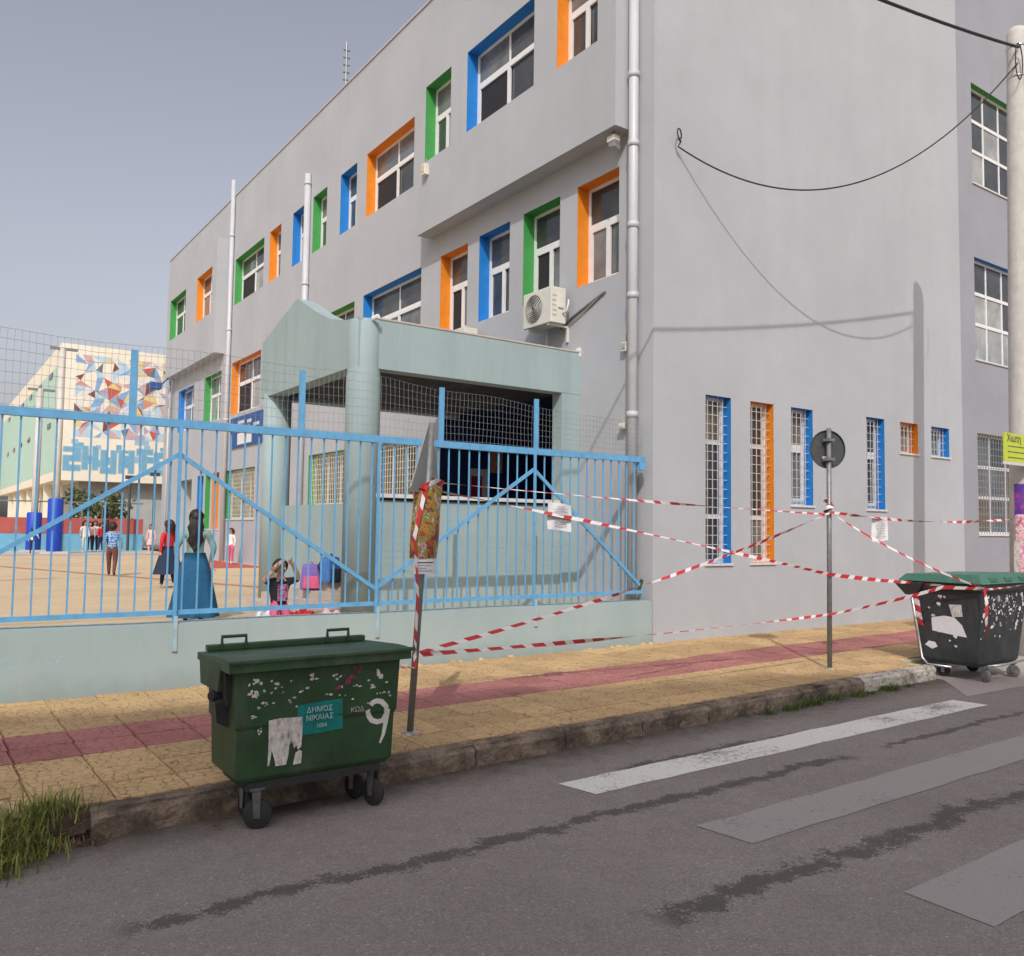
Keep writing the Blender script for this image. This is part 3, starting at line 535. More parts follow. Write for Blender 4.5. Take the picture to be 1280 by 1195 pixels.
# ------------------------------------------------------------------ unseen tower behind the viewer, placed and sized to shade the road
opp = empty('shade_tower', (-20, -26, 0)); tag(opp, 'unseen tower added behind the viewer to shade the road', 'building')
def shade_edge(x): return 9.35 - 0.30 * (x - 0.7)                   # where its shadow ends on the pavement
T = 32.0; A = Vector((-30, shade_edge(-30 + 0.75 * T), 0)); 
def roofpt(xg): return Vector((xg - 0.75 * T, shade_edge(xg) - T, 0.18 + 1.1 * T))
pa, pb = roofpt(-5), roofpt(15)
nrm = Vector((-(pb - pa).y, (pb - pa).x, 0)).normalized() * -12
b_ = MB(); lo = [Vector((p.x, p.y, 0)) for p in (pa, pb, pb + nrm, pa + nrm)]; hi = [Vector((p.x, p.y, pa.z)) for p in (pa, pb, pb + nrm, pa + nrm)]
b_.hexa(lo, hi).build('wall', 'opposite_plaster', opp)
dv = (pb - pa).normalized(); nn = -nrm.normalized()
for fl in range(11):
    for k in range(4):
        c0 = pa + dv * (2 + k * 4.6) + nn * 0.01; c0.z = 1.2 + fl * 3.0; c1 = c0 + dv * 1.5
        b_ = MB().hexa([c0, c1, c1 + nn * 0.05, c0 + nn * 0.05], [q + Vector((0, 0, 1.5)) for q in (c0, c1, c1 + nn * 0.05, c0 + nn * 0.05)]); b_.build('window', 'glass_dark', opp)
local(opp)

# ------------------------------------------------------------------ porch by the entrance (teal concrete)
YK, XK = 11.78, 5.42
porch = empty('entrance_porch', (XK, YK, 0.6)); tag(porch, 'grey-green concrete entrance porch with round corner column', 'porch')
b_ = MB(); b_.box((XK + 0.30, YK, 4.42), (XF - 0.002, YK + 0.28, 5.20)); b_.build('front_beam', 'plaster_teal', porch)
prof = [(YK, 5.18), (12.3, 5.22), (12.9, 5.36), (13.5, 5.60), (14.0, 5.84), (14.40, 6.02), (15.0, 5.86), (16.2, 5.52)]
b_ = MB(); n_ = len(prof)
lo = [(XK, y, 4.44) for y, z in prof]; hi = [(XK, y, z) for y, z in prof]; lo2 = [(XK + 0.3, y, 4.44) for y, z in prof]; hi2 = [(XK + 0.3, y, z) for y, z in prof]
b_.add(lo + hi + lo2 + hi2, [(i, i + 1, n_ + i + 1, n_ + i) for i in range(n_ - 1)] + [(2 * n_ + i, 3 * n_ + i, 3 * n_ + i + 1, 2 * n_ + i + 1) for i in range(n_ - 1)] + [(n_ + i, n_ + i + 1, 3 * n_ + i + 1, 3 * n_ + i) for i in range(n_ - 1)] + [(i, 2 * n_ + i, 2 * n_ + i + 1, i + 1) for i in range(n_ - 1)] + [(0, n_, 3 * n_, 2 * n_), (n_ - 1, 3 * n_ - 1, 4 * n_ - 1, 2 * n_ - 1)])
b_.build('gable_wall', 'plaster_teal', porch)
MB().box((XK + 0.303, 16.2 - 0.3, 4.42), (XF - 0.002, 16.2, 5.3)).build('rear_beam', 'plaster_teal', porch)
MB().box((XK + 0.303, YK + 0.283, 4.5), (XF - 0.002, 15.897, 4.9)).build('roof_slab', 'shaded_ceiling', porch)
cx, cy = 5.60, 11.97
MB().lathe([(0.265, 0.6), (0.265, 4.18), (0.262, 4.28), (0.25, 4.38), (0.245, 4.46), (0.245, 5.12), (0.20, 5.18)], (cx, cy, 0), 28).build('column', 'plaster_teal', porch, True)
MB().lathe([(0.26, 0.6), (0.26, 4.5)], (5.66, 15.9, 0), 24).build('column', 'plaster_teal', porch, True)
MB().box((5.8, YK + 0.03, 0.6), (XF - 0.42, YK + 0.2, 2.40)).build('parapet', 'plaster_teal', porch)
MB().box((9.36, YK + 0.002, 0.6), (XF - 0.003, YK + 0.27, 4.415)).build('pier', 'plaster_teal', porch)
MB().box((5.75, YK - 0.03, 2.44), (9.355, YK + 0.26, 2.50)).build('sill', 'sill_marble', porch)
MB().box((5.78, YK + 0.005, 2.401), (9.355, YK + 0.23, 2.438)).build('shadow_gap', 'void_dark', porch)  # solid dark strip paints the shade in the slot below the sill
MB().box((5.7, 12.3, 0.6), (5.86, 15.7, 2.36)).build('side_parapet', 'plaster_teal', porch)
MB().box((XF - 0.04, YK - 0.01, 5.12), (XF + 0.0, YK + 0.07, 5.28)).build('lamp_bracket', 'frame_white', porch)
MB().tube([(5.62, 11.72, 5.16), (5.66, 11.62, 5.19)], 0.04, 8).build('water_spout', 'frame_white', porch)
MB().box((XK + 0.31, YK - 0.012, 5.185), (XF - 0.01, YK + 0.27, 5.212)).build('roof_edge', 'stone_step', porch)
local(porch)
st = empty('stone_steps', (5.2, 13.3, 0.6)); tag(st, 'pale stone steps beside the porch column', 'steps')
for i in range(4): MB().box((4.75 + 0.18 * i, 12.25 + 0.05 * i, 0.601 + 0.13 * i), (5.68, 14.7 - 0.3 * i, 0.728 + 0.13 * i)).build('step', 'stone_step', st)
local(st)

# ------------------------------------------------------------------ street fence: low wall, blue railing, wire mesh
fwall = MB()
N = 40
for i in range(N):
    x0 = -14 + (XF - 0.06 + 14) * i / N; x1 = -14 + (XF - 0.06 + 14) * (i + 1) / N
    z = lambda x: 0.885 - 0.005 * (x - 5) + 0.006 * math.sin(x * 2.1)
    fwall.hexa([(x0, YF - 0.05, 0.1), (x1, YF - 0.05, 0.1), (x1, 10.2, 0.1), (x0, 10.2, 0.1)], [(x0, YF - 0.05, z(x0)), (x1, YF - 0.05, z(x1)), (x1, 10.2, z(x1)), (x0, 10.2, z(x0))])
fw = fwall.build('boundary_wall', 'wall_teal'); tag(fw, 'low grey-green concrete wall carrying the blue railing', 'wall')
b_ = MB()
for i in range(22):                                              # mortar crumbs along the foot
    x = random.uniform(2.5, 9.7); s_ = random.uniform(0.02, 0.06); b_.hexa([(x - s_, YF - 0.09, 0.185), (x + s_, YF - 0.1, 0.185), (x + s_, YF - 0.045, 0.185), (x - s_, YF - 0.045, 0.185)], [(x - s_ * .6, YF - 0.07, 0.2), (x + s_ * .5, YF - 0.08, 0.21), (x + s_ * .6, YF - 0.045, 0.22), (x - s_ * .6, YF - 0.045, 0.225)])
tag(b_.build('mortar_edge', 'slab_ochre', fw), kind='stuff')
b_ = MB()
for pts in ([(0.86 + 0.10 * math.cos(t / 9 * 6.3), 0.58 + 0.05 * math.sin(t / 9 * 6.3)) for t in range(10)], [(1.0 + 0.05 * t, 0.56 + 0.06 * math.sin(t * 1.9)) for t in range(6)], [(1.26, 0.52), (1.32, 0.66), (1.20, 0.60), (1.36, 0.62)]):
    b_.tube([(x, YF - 0.042, z) for x, z in pts], 0.0105, 5)
b_.build('graffiti_scrawl', 'fence_strap', fw)
fence = empty('railing', (5, YF + 0.05, 0.88)); tag(fence, 'light blue steel railing with zigzag brace on the low wall', 'railing')
FY = YF + 0.06; XE = 9.62
def slant(x): return 0.0015 * (x - 5)
MB().box((-8, FY - 0.04, 3.08), (XE, FY + 0.04, 3.17)).build('top_rail', 'fence_blue', fence)
MB().box((-8, FY - 0.03, 0.985), (XE, FY + 0.03, 1.035)).build('bottom_rail', 'fence_blue', fence)
i = 0; x = -1.6
while x < XE - 0.1:
    if min(abs(x - q) for q in (2.43, 4.89, 7.40)) > 0.06: MB().box((x - 0.0085, FY - 0.0085, 1.035), (x + 0.0085, FY + 0.0085, 3.08)).build('bar', 'fence_blue', fence)
    x += 0.1645
for x in (-0.03, 2.43, 4.89, 7.40):
    o = MB().box((x - 0.019, FY - 0.065, 0.86), (x + 0.019, FY - 0.042, 3.08)).build('post', 'fence_blue', fence)
    MB().box((x - 0.02, YF - 0.062, 0.60), (x + 0.02, YF - 0.052, 0.98)).build('strap', 'fence_strap', o)
    MB().lathe([(0.03, -0.012), (0.03, 0.0)], (x, YF - 0.058, 0.60), 10, 1, 0.4).build('bolt', 'steel_bright', o)
zz = [(-0.03, 1.20), (2.43, 2.78), (4.89, 1.20), (7.40, 2.86), (9.52, 1.12)]
for (xa, za), (xb, zb) in zip(zz, zz[1:]):
    d = Vector((xb - xa, 0, zb - za)).normalized(); n_ = Vector((-d.z, 0, d.x)) * 0.024; a = Vector((xa, FY - 0.041, za)); b = Vector((xb, FY - 0.041, zb)); t_ = Vector((0, 0.026, 0))
    MB().hexa([a - n_, b - n_, b + n_, a + n_], [a - n_ + t_, b - n_ + t_, b + n_ + t_, a + n_ + t_]).build('brace', 'fence_blue', fence)
for x in (0.0, 1.92, 3.85, 5.83, 7.44): MB().box((x - 0.035, FY - 0.03, 3.172), (x + 0.035, FY + 0.0, 3.90)).build('mesh_post', 'fence_blue', fence)
MB().tube([(9.52, FY, 1.0), (9.60, FY, 1.2)], 0.03, 6).build('wall_anchor', 'flat_dark', fence); MB().box((9.5, FY - 0.05, 2.96), (9.63, FY + 0.05, 3.078)).build('wall_anchor', 'fence_blue', fence)
# wire mesh: every wire a thin bar, sagging slightly
b_ = MB(); t = 0.0022; x = -1.6; MT = lambda x: 3.96 - 0.055 * max(0, x - 4.5) + 0.02 * math.sin(x * 3)
MY = lambda x, z: FY + 0.004 + 0.025 * math.sin(x * 1.7) * (z - 3.17)
while x < 9.66:
    zs = [3.15, 3.45, 3.75, MT(x)]; b_.tube([(x + 0.006 * math.sin(z * 9 + x * 5), MY(x, z), z) for z in zs], t, 3, False); x += 0.066
for k in range(8):
    f = k / 7; pts = []; x = -1.6
    while x < 9.7: pts.append((x, MY(x, 3.2) + 0.004, 3.19 + (MT(x) - 3.19) * f + 0.006 * math.sin(x * 4 + k))); x += 0.35
    b_.tube(pts, t, 3, False)
b_.build('wire_mesh', 'mesh_wire', fence)
local(fence)

# ------------------------------------------------------------------ green wheeled bin
def wheel(parent, c, r, wd, mt, fork_mt, rz, top):
    o = MB(); n = 16; ax = Vector((math.cos(rz), math.sin(rz), 0)); fw_ = Vector((-math.sin(rz), math.cos(rz), 0)); c = Vector(c)
    vs = []; pr = [(0.02, -0.5), (r * 0.62, -0.5), (r * 0.66, -0.42), (r * 0.9, -0.5), (r, -0.3), (r, 0.3), (r * 0.9, 0.5), (r * 0.66, 0.42), (r * 0.62, 0.5), (0.02, 0.5)]
    for q, s_ in pr:
        for k in range(n): a = 2 * math.pi * k / n; vs.append(c + ax * s_ * wd + (fw_ * math.cos(a) + Vector((0, 0, 1)) * math.sin(a)) * q)
    o.add(vs, [(i * n + k, i * n + (k + 1) % n, (i + 1) * n + (k + 1) % n, (i + 1) * n + k) for i in range(len(pr) - 1) for k in range(n)])
    wo = o.build('wheel', mt, parent, True)
    f = MB()
    for s_ in (-1, 1):
        p = c + ax * s_ * (wd * 0.5 + 0.008); q = ax * s_ * 0.006
        a1, a2 = p - fw_ * 0.02, p + fw_ * 0.02; t1, t2 = p - fw_ * 0.022, p + fw_ * 0.036
        f.hexa([a1 - Vector((0, 0, .02)), a2 - Vector((0, 0, .02)), a2 + q - Vector((0, 0, .02)), a1 + q - Vector((0, 0, .02))], [Vector((t1.x, t1.y, top)), Vector((t2.x, t2.y, top)), Vector((t2.x, t2.y, top)) + q, Vector((t1.x, t1.y, top)) + q])
    pc = c + fw_ * 0.02; f.box((pc.x - 0.05, pc.y - 0.05, top - 0.006), (pc.x + 0.05, pc.y + 0.05, top + 0.012))
    f.build('fork', fork_mt, wo)
    return wo
def blob(m_, cx, y, cz, w_, h_, rng, face='y', n=9):
    pts = []
    for k in range(n):
        a = 2 * math.pi * k / n; q = rng.uniform(0.65, 1.1); sq = 1 / max(abs(math.cos(a)), abs(math.sin(a))) ** 0.7
        q = q * rng.choice([.7, 1, 1, 1.15]); pts.append((cx + math.cos(a) * w_ / 2 * q * sq, y, cz + math.sin(a) * h_ / 2 * q * sq) if face == 'y' else (y, cx + math.cos(a) * w_ / 2 * q * sq, cz + math.sin(a) * h_ / 2 * q * sq))
    m_.quad(*pts)
gb = empty('wheeled_bin', (2.34, 5.75, 0)); tag(gb, 'dark green wheeled rubbish bin with a large painted 9', 'rubbish bin')
x0, x1, yf, yb_, zb, zt = 1.76, 2.92, 5.55, 6.16, 0.305, 1.09
b_ = MB()                                                        # tapered body with a stiffening step and a rim
ring = lambda ix, iy, z: [(x0 + ix, yf + iy, z), (x1 - ix, yf + iy, z), (x1 - ix, yb_ - iy, z), (x0 + ix, yb_ - iy, z)]
rings = [ring(0.06, 0.06, zb), ring(0.02, 0.035, zb + 0.04), ring(0.012, 0.02, zb + 0.36), ring(-0.002, 0.008, zb + 0.38), ring(-0.012, -0.012, zt - 0.05), ring(-0.035, -0.035, zt - 0.04), ring(-0.035, -0.035, zt)]
vs = [p for r_ in rings for p in r_]; b_.add(vs, [(4 * i + k, 4 * i + (k + 1) % 4, 4 * i + 4 + (k + 1) % 4, 4 * i + 4 + k) for i in range(len(rings) - 1) for k in range(4)] + [(3, 2, 1, 0), tuple(4 * (len(rings) - 1) + k for k in range(4))])
body = b_.build('body', 'bin_green', gb, bevel=0.012)
MB().box((x0 + 0.1, yf + 0.05, zb - 0.05), (x1 - 0.1, yb_ - 0.05, zb + 0.005)).build('base_frame', 'rubber', gb)
# lid: shallow curved shell overhanging the rim
N = 10; b_ = MB(); xa, xb = x0 - 0.075, x1 + 0.07; pr = []
for i in range(N + 1):
    f = i / N; y = yf - 0.075 + (yb_ - yf + 0.13) * f; z = zt + 0.038 + 0.016 * math.sin(min(1.0, f * 3.0) * math.pi / 2) - 0.045 * f; pr.append((y, z))
vs = [(xa, y, z) for y, z in pr] + [(xb, y, z) for y, z in pr] + [(xa, pr[0][0], zt - 0.04), (xb, pr[0][0], zt - 0.04), (xa, pr[-1][0], zt - 0.04), (xb, pr[-1][0], zt - 0.04)]
fs = [(i, N + 1 + i, N + 2 + i, i + 1) for i in range(N)]; k = 2 * N + 2; fs += [(k, k + 1, N + 1, 0), tuple([k] + list(range(0, N + 1)) + [k + 2]), tuple([k + 3] + list(range(2 * N + 1, N, -1)) + [k + 1]), (N, 2 * N + 1, k + 3, k + 2)]
lid = b_.add(vs, fs).build('lid', 'bin_green_lid', gb, bevel=0.006)
MB().box((xa - 0.01, yf - 0.10, zt + 0.018), (xb + 0.01, yf - 0.05, zt + 0.042)).build('lid_lip', 'bin_green_lid', lid, bevel=0.008)
MB().box((xa + 0.05, yb_ - 0.02, zt + 0.015), (xb - 0.05, yb_ + 0.045, zt + 0.058)).build('lid_ridge', 'bin_green_lid', lid, bevel=0.01)
for xh in (1.83, 2.62):                                          # lid handles
    MB().tube([(xh, yb_ - 0.03, zt + 0.03), (xh, yb_ - 0.03, zt + 0.115), (xh + 0.17, yb_ - 0.03, zt + 0.115), (xh + 0.17, yb_ - 0.03, zt + 0.03)], 0.014, 6).build('handle', 'bin_green', lid)
# side wings that carry the lid and black trunnions
for xs_ in (xa - 0.002, xb - 0.05):
    MB().hexa([(xs_, yf + 0.16, zt - 0.19), (xs_ + 0.05, yf + 0.16, zt - 0.19), (xs_ + 0.05, yb_ - 0.05, zt - 0.19), (xs_, yb_ - 0.05, zt - 0.19)], [(xs_, yf + 0.10, zt + 0.0), (xs_ + 0.05, yf + 0.10, zt + 0.0), (xs_ + 0.05, yb_, zt + 0.0), (xs_, yb_, zt + 0.0)]).build('lifting_wing', 'bin_green', gb, bevel=0.006)
MB().hexa([(x0 - 0.03, yf + 0.10, zt - 0.28), (x0 + 0.0, yf + 0.10, zt - 0.28), (x0, yf + 0.16, zt - 0.28), (x0 - 0.03, yf + 0.16, zt - 0.28)], [(x0 - 0.06, yf + 0.06, zt - 0.04), (x0, yf + 0.06, zt - 0.04), (x0, yf + 0.22, zt - 0.04), (x0 - 0.06, yf + 0.22, zt - 0.04)]).build('rubber_flap', 'rubber', gb)
for xs_, s_ in ((x0, -1), (x1, 1)): MB().tube([(xs_ - s_ * 0.01, (yf + yb_) / 2 - 0.02, 0.86), (xs_ + s_ * 0.045, (yf + yb_) / 2 - 0.02, 0.86), (xs_ + s_ * 0.09, (yf + yb_) / 2 - 0.04, 0.855)], [0.055, 0.05, 0.03], 12).build('trunnion', 'rubber', gb)
MB().hexa([(x0 - 0.07, yf + 0.17, 0.70), (x0, yf + 0.17, 0.66), (x0, yf + 0.3, 0.66), (x0 - 0.04, yf + 0.3, 0.70)], [(x0 - 0.09, yf + 0.15, 0.83), (x0, yf + 0.15, 0.85), (x0, yf + 0.32, 0.85), (x0 - 0.05, yf + 0.32, 0.83)]).build('torn_bag', 'rubber', gb)
wheel(gb, (1.95, 5.64, 0.095), 0.095, 0.045, 'rubber', 'steel_dark', 1.15, zb - 0.045); wheel(gb, (2.80, 5.66, 0.095), 0.095, 0.045, 'rubber', 'steel_dark', 0.35, zb - 0.045)
wheel(gb, (1.95, 5.87, 0.095), 0.095, 0.045, 'rubber', 'steel_grey', 0.1, zb - 0.045); wheel(gb, (2.75, 5.87, 0.095), 0.095, 0.045, 'rubber', 'steel_grey', 0.3, zb - 0.045)
# prints on the front; the upper panel leans out slightly, so each sits 2-3 mm proud of the face at its height
def fy(z):
    if z < zb + 0.37: return yf + 0.035 - 0.015 * (z - zb - 0.04) / 0.32
    return yf + 0.008 - 0.020 * (z - zb - 0.38) / (zt - 0.05 - zb - 0.38)
def bp(px, py):                                                 # pixel on the bin front
    return ony(px, py, yf)
def plate(name, pts, mt, lift=0.004): 
    q = [bp(*p) for p in pts]; q = [Vector((p.x, fy(p.z) - lift, p.z)) for p in q]; return MB().add(q + [p + Vector((0, lift * 0.5, 0)) for p in q], [tuple(range(len(q)))] + [(i, (i + 1) % len(q), len(q) + (i + 1) % len(q), len(q) + i) for i in range(len(q))]).build(name, mt, gb)
plate('notice_panel', [(372, 882), (400, 877), (412, 875), (428, 873), (430, 911), (404, 916), (372, 921)], 'teal_panel', 0.005)
rng = random.Random(5)
pp = [(336, 901), (350, 898), (364, 897), (378, 896), (379, 916), (378, 934), (374, 938), (372, 932), (369, 936), (366, 928), (363, 932), (362, 944), (359, 957), (346, 959), (344, 948), (341, 940), (338, 958), (336, 959), (337, 930)]
plate('torn_poster', pp, 'paper_torn', 0.008); plate('torn_poster', [(371, 942), (376, 938), (379, 940), (378, 955), (368, 957)], 'paper_torn', 0.008)
cz = [bp(399, 886), bp(399, 896), bp(401, 906)]
for s_, txt, c_ in ((0.050, 'ΔΗΜΟΣ', cz[0]), (0.050, 'ΝΙΚΑΙΑΣ', cz[1]), (0.038, '1054', cz[2])): text('printed_text', txt, s_, 'panel_text', (c_.x, yf - 0.014, c_.z), FACE_MY, gb)
c_ = bp(447, 887); text('printed_text', 'ΚΩΔ', 0.05, 'ink_grey', (c_.x, fy(c_.z) - 0.004, c_.z), FACE_MY, gb)
pts9 = [(464, 881), (466, 878), (471, 876), (477, 877), (483, 883), (484, 892), (480, 901), (473, 903), (466, 901), (462, 895), (460, 888)]
def stroke(pts, r, mt, name):
    q = [bp(*p) for p in pts]; return MB().tube([(p.x, fy(p.z) - 0.001, p.z) for p in q], r, 6).build(name, mt, gb)
b_ = MB()
for pts, ws in ((pts9, [0.018] * 11), ([(485, 887), (484, 900), (481, 918), (477, 929)], [0.019, 0.018, 0.014, 0.007])):
    q = [bp(*p) for p in pts]
    for i in range(len(q) - 1):
        a, b = q[i], q[i + 1]; d = (b - a); d.y = 0; d.normalize(); n_ = Vector((-d.z, 0, d.x))
        w0, w1 = ws[i] , ws[i + 1]; Q = [a - n_ * w0 - d * 0.004, b - n_ * w1 + d * 0.004, b + n_ * w1 + d * 0.004, a + n_ * w0 - d * 0.004]
        b_.quad(*[Vector((p.x, fy(p.z) - 0.004 - 0.0004 * (i % 3), p.z)) for p in Q])
b_.build('painted_number', 'paint_white', gb)
stk = [(319, 853, 18, 9), (312, 868, 20, 14), (330, 880, 10, 6), (315, 897, 12, 5), (325, 915, 6, 8), (349, 857, 14, 7), (390, 845, 18, 10), (420, 846, 16, 9), (437, 848, 20, 12), (446, 836, 12, 9), (477, 840, 16, 12), (463, 858, 14, 5), (478, 865, 10, 4), (421, 858, 12, 7), (446, 857, 12, 4), (380, 862, 12, 6)]
for i, (px, py, w_, h_) in enumerate(stk):
    c_ = bp(px, py); k = 1 / 215.0; mt = 'sticker_magenta' if i in (8, 9, 13) else 'paper_torn'; z = c_.z
    o = MB()
    for q in range(6):
        ux, uz = c_.x + rng.uniform(-.5, .5) * w_ * k, z + rng.uniform(-.5, .5) * h_ * k; blob(o, ux, fy(uz) - 0.003 - 0.0002 * i - 0.00003 * q, uz, w_ * k * rng.uniform(.2, .6), h_ * k * rng.uniform(.25, .7), rng, n=rng.choice([4, 5, 6]))
    o.build('torn_sticker', mt, gb)
for i in range(26):
    px, py = rng.uniform(303, 488), rng.uniform(843, 885); c_ = bp(px, py); o = MB(); blob(o, c_.x, fy(c_.z) - 0.0016 - 0.00005 * i, c_.z, rng.uniform(.012, .035), rng.uniform(.01, .02), rng, n=6); o.build('torn_sticker', rng.choice(['paper_torn', 'ink_grey', 'panel_text']), gb)
o = MB(); blob(o, 5.75, x0 - 0.016, 0.98, 0.12, 0.2, rng, 'x', 12); o.build('stain_patch', 'dry_leaf', gb)
local(gb)

# ------------------------------------------------------------------ black bin with green lid at the kerb end
bb = empty('wheeled_bin', (12.4, 6.2, 0)); tag(bb, 'black wheeled rubbish bin with green lid covered in white stickers', 'rubbish bin')
x0, x1, yf, yb_, zb, zt = 11.66, 13.05, 5.70, 6.72, 0.20, 1.33
b_ = MB(); ring = lambda ix, iy, z, k=0: [(x0 + ix, yf + iy, z), (x1 - ix, yf + iy, z), (x1 - ix, yb_ - iy, z), (x0 + ix, yb_ - iy, z)]
rings = [ring(0.18, 0.14, zb), ring(0.12, 0.11, zb + 0.05), ring(0.015, 0.012, zt - 0.12), ring(-0.03, -0.03, zt - 0.10), ring(-0.04, -0.04, zt)]
vs = [p for r_ in rings for p in r_]; b_.add(vs, [(4 * i + k, 4 * i + (k + 1) % 4, 4 * i + 4 + (k + 1) % 4, 4 * i + 4 + k) for i in range(len(rings) - 1) for k in range(4)] + [(3, 2, 1, 0), tuple(4 * (len(rings) - 1) + k for k in range(4))])
b_.build('body', 'bin_black', bb, bevel=0.03)
MB().hexa([(x0 - 0.08, yf - 0.07, zt), (x1 + 0.08, yf - 0.07, zt), (x1 + 0.08, yb_ + 0.10, zt), (x0 - 0.08, yb_ + 0.10, zt)], [(x0 - 0.03, yf + 0.0, zt + 0.135), (x1 + 0.02, yf + 0.0, zt + 0.135), (x1 + 0.02, yb_, zt + 0.10), (x0 - 0.03, yb_, zt + 0.10)]).build('lid', 'lid_green', bb, bevel=0.02)
for k in range(3): MB().box((x0 + 0.16 + k * 0.42, yf - 0.065, zt + 0.03), (x0 + 0.36 + k * 0.42, yf - 0.03, zt + 0.09)).build('lid_grip', 'lid_green', bb, bevel=0.01)
MB().hexa([(x0 - 0.05, yb_ - 0.15, zt - 0.2), (x0, yb_ - 0.15, zt - 0.2), (x0, yb_ + 0.0, zt - 0.2), (x0 - 0.05, yb_ + 0.0, zt - 0.2)], [(x0 - 0.12, yb_ - 0.3, zt - 0.02), (x0, yb_ - 0.3, zt - 0.02), (x0, yb_ + 0.14, zt - 0.02), (x0 - 0.12, yb_ + 0.14, zt - 0.02)]).build('lifting_wing', 'bin_black', bb, bevel=0.01)
MB().tube([(x0 - 0.05, yb_ - 0.07, zt - 0.05), (x0 + 0.02, yb_ - 0.14, zb + 0.42), (x0 + 0.05, yb_ - 0.18, zb + 0.06), (x0 + 0.02, yb_ - 0.28, zb - 0.02), (x0 + 0.04, yf + 0.42, zb - 0.02)], 0.016, 8).build('foot_bar', 'steel_bright', bb, True)
MB().tube([(x0 + 0.35, yf + 0.10, zb + 0.01), (x0 + 0.55, yf - 0.02, zb + 0.03), (x1 - 0.5, yf - 0.06, zb + 0.06), (x1 - 0.1, yf - 0.04, zb + 0.06)], 0.017, 8).build('foot_bar', 'steel_bright', bb, True)
for k in range(5):
    f0, f1 = k / 5, (k + 0.98) / 5; z0_, z1_ = zt - 0.13 - 0.46 * f0, zt - 0.13 - 0.46 * f1; dx = lambda z: x0 + 0.012 + 0.105 * (zt - 0.12 - z) / 0.96
    ys = yb_ - 0.02; sl_ = lambda z: 0.09 * (zt - z) / 1.0
    MB().quad((dx(z0_) - 0.005, ys - sl_(z0_), z0_), (dx(z1_) - 0.005, ys - sl_(z1_), z1_), (dx(z1_) - 0.005, ys - 0.13 - sl_(z1_), z1_ - 0.05), (dx(z0_) - 0.005, ys - 0.13 - sl_(z0_), z0_ - 0.05)).build('hazard_stripe', 'tape_red' if k % 2 == 0 else 'tape_white', bb)
wheel(bb, (x0 + 0.30, 5.80, 0.085), 0.085, 0.05, 'rubber_worn', 'steel_grey', -0.3, zb - 0.01); wheel(bb, (x0 + 0.28, 6.36, 0.085), 0.085, 0.05, 'rubber', 'steel_grey', 0.2, zb - 0.01)
wheel(bb, (x1 - 0.3, 5.80, 0.085), 0.085, 0.05, 'rubber_worn', 'steel_grey', 0.3, zb - 0.01); wheel(bb, (x1 - 0.3, 6.36, 0.085), 0.085, 0.05, 'rubber', 'steel_grey', 0.2, zb - 0.01)
rng = random.Random(11)
def bfy(z): return yf + 0.012 + 0.098 * (zt - 0.12 - z) / 0.96
def bfx(z): return x0 + 0.015 + 0.105 * (zt - 0.12 - z) / 0.96
for i in range(125):
    u = rng.uniform(x0 + 0.12, x1 - 0.08); z = zt - 0.16 - abs(rng.gauss(0, 0.27)); o = MB(); s_ = rng.choice([0.008, 0.012, 0.016, 0.02, 0.03, 0.04])
    if z < zb + 0.2: continue
    pts = []; n = rng.choice([4, 5, 6, 7]); h_ = s_ * rng.uniform(0.5, 1.3)
    for k in range(n):
        a = 2 * math.pi * (k + 0.5) / n + 0.3; zz_ = z + math.sin(a) * h_ * rng.uniform(.7, 1.1); pts.append((u + math.cos(a) * s_ * rng.uniform(.7, 1.1), bfy(zz_) - 0.004 - 0.00005 * i, zz_))
    o.quad(*pts).build('torn_sticker', rng.choice(['paper', 'paper', 'paper_torn', 'ink_grey']), bb)
def side_patch(pts, mt, name, lift=0.005):
    return MB().quad(*[(bfx(z) - lift, y, z) for y, z in pts]).build(name, mt, bb)
side_patch([(6.40, 0.83), (6.22, 0.87), (6.08, 0.86), (5.98, 0.76), (5.93, 0.62), (5.93, 0.60), (6.15, 0.62), (6.40, 0.65)], 'paper', 'torn_poster'); side_patch([(6.14, 1.03), (5.97, 1.04), (5.96, 0.88), (6.10, 0.86)], 'paper_torn', 'torn_poster', 0.007)
for i in range(14):
    y, z, s_ = rng.uniform(5.95, 6.5), rng.uniform(0.45, 1.15), rng.uniform(0.012, 0.035); side_patch([(y + s_, z), (y + s_ * .3, z + s_ * .8), (y - s_, z + s_ * .3), (y - s_ * .4, z - s_)], rng.choice(['paper', 'paper_torn']), 'torn_sticker', 0.004)
side_patch([(6.52, 0.44), (6.46, 0.50), (6.37, 0.49), (6.34, 0.43), (6.42, 0.39)], 'paper', 'torn_sticker')
local(bb)

# ------------------------------------------------------------------ posts, pole, cables
lp = empty('sign_post', (3.64, 6.67, 0.19)); tag(lp, 'leaning grey post with the back of a triangular sign and a poster', 'sign post')
def lean(z): return Vector((3.64 + (3.805 - 3.64) * (z - 0.19) / 2.75, 6.67, z))
MB().tube([lean(0.15), lean(2.94)], 0.030, 12).build('pole', 'steel_grey', lp, True)
MB().lathe([(0.085, 0.18), (0.075, 0.205), (0.035, 0.215)], (3.64, 6.67, 0), 12).build('footing', 'kerb_pale', lp, True)
ca, sa = math.cos(R(40)), math.sin(R(40)); b_ = MB(); c0 = lean(2.5)
tri = [(-0.36, -0.16), (-0.34, -0.195), (0.34, -0.195), (0.36, -0.16), (0.035, 0.44), (-0.035, 0.44)]
def sp(u, v, w_): return Vector((c0.x + u * ca + w_ * sa, c0.y + 0.05 + u * sa - w_ * ca, c0.z + v)) + Vector((0.06 * v, 0, 0))
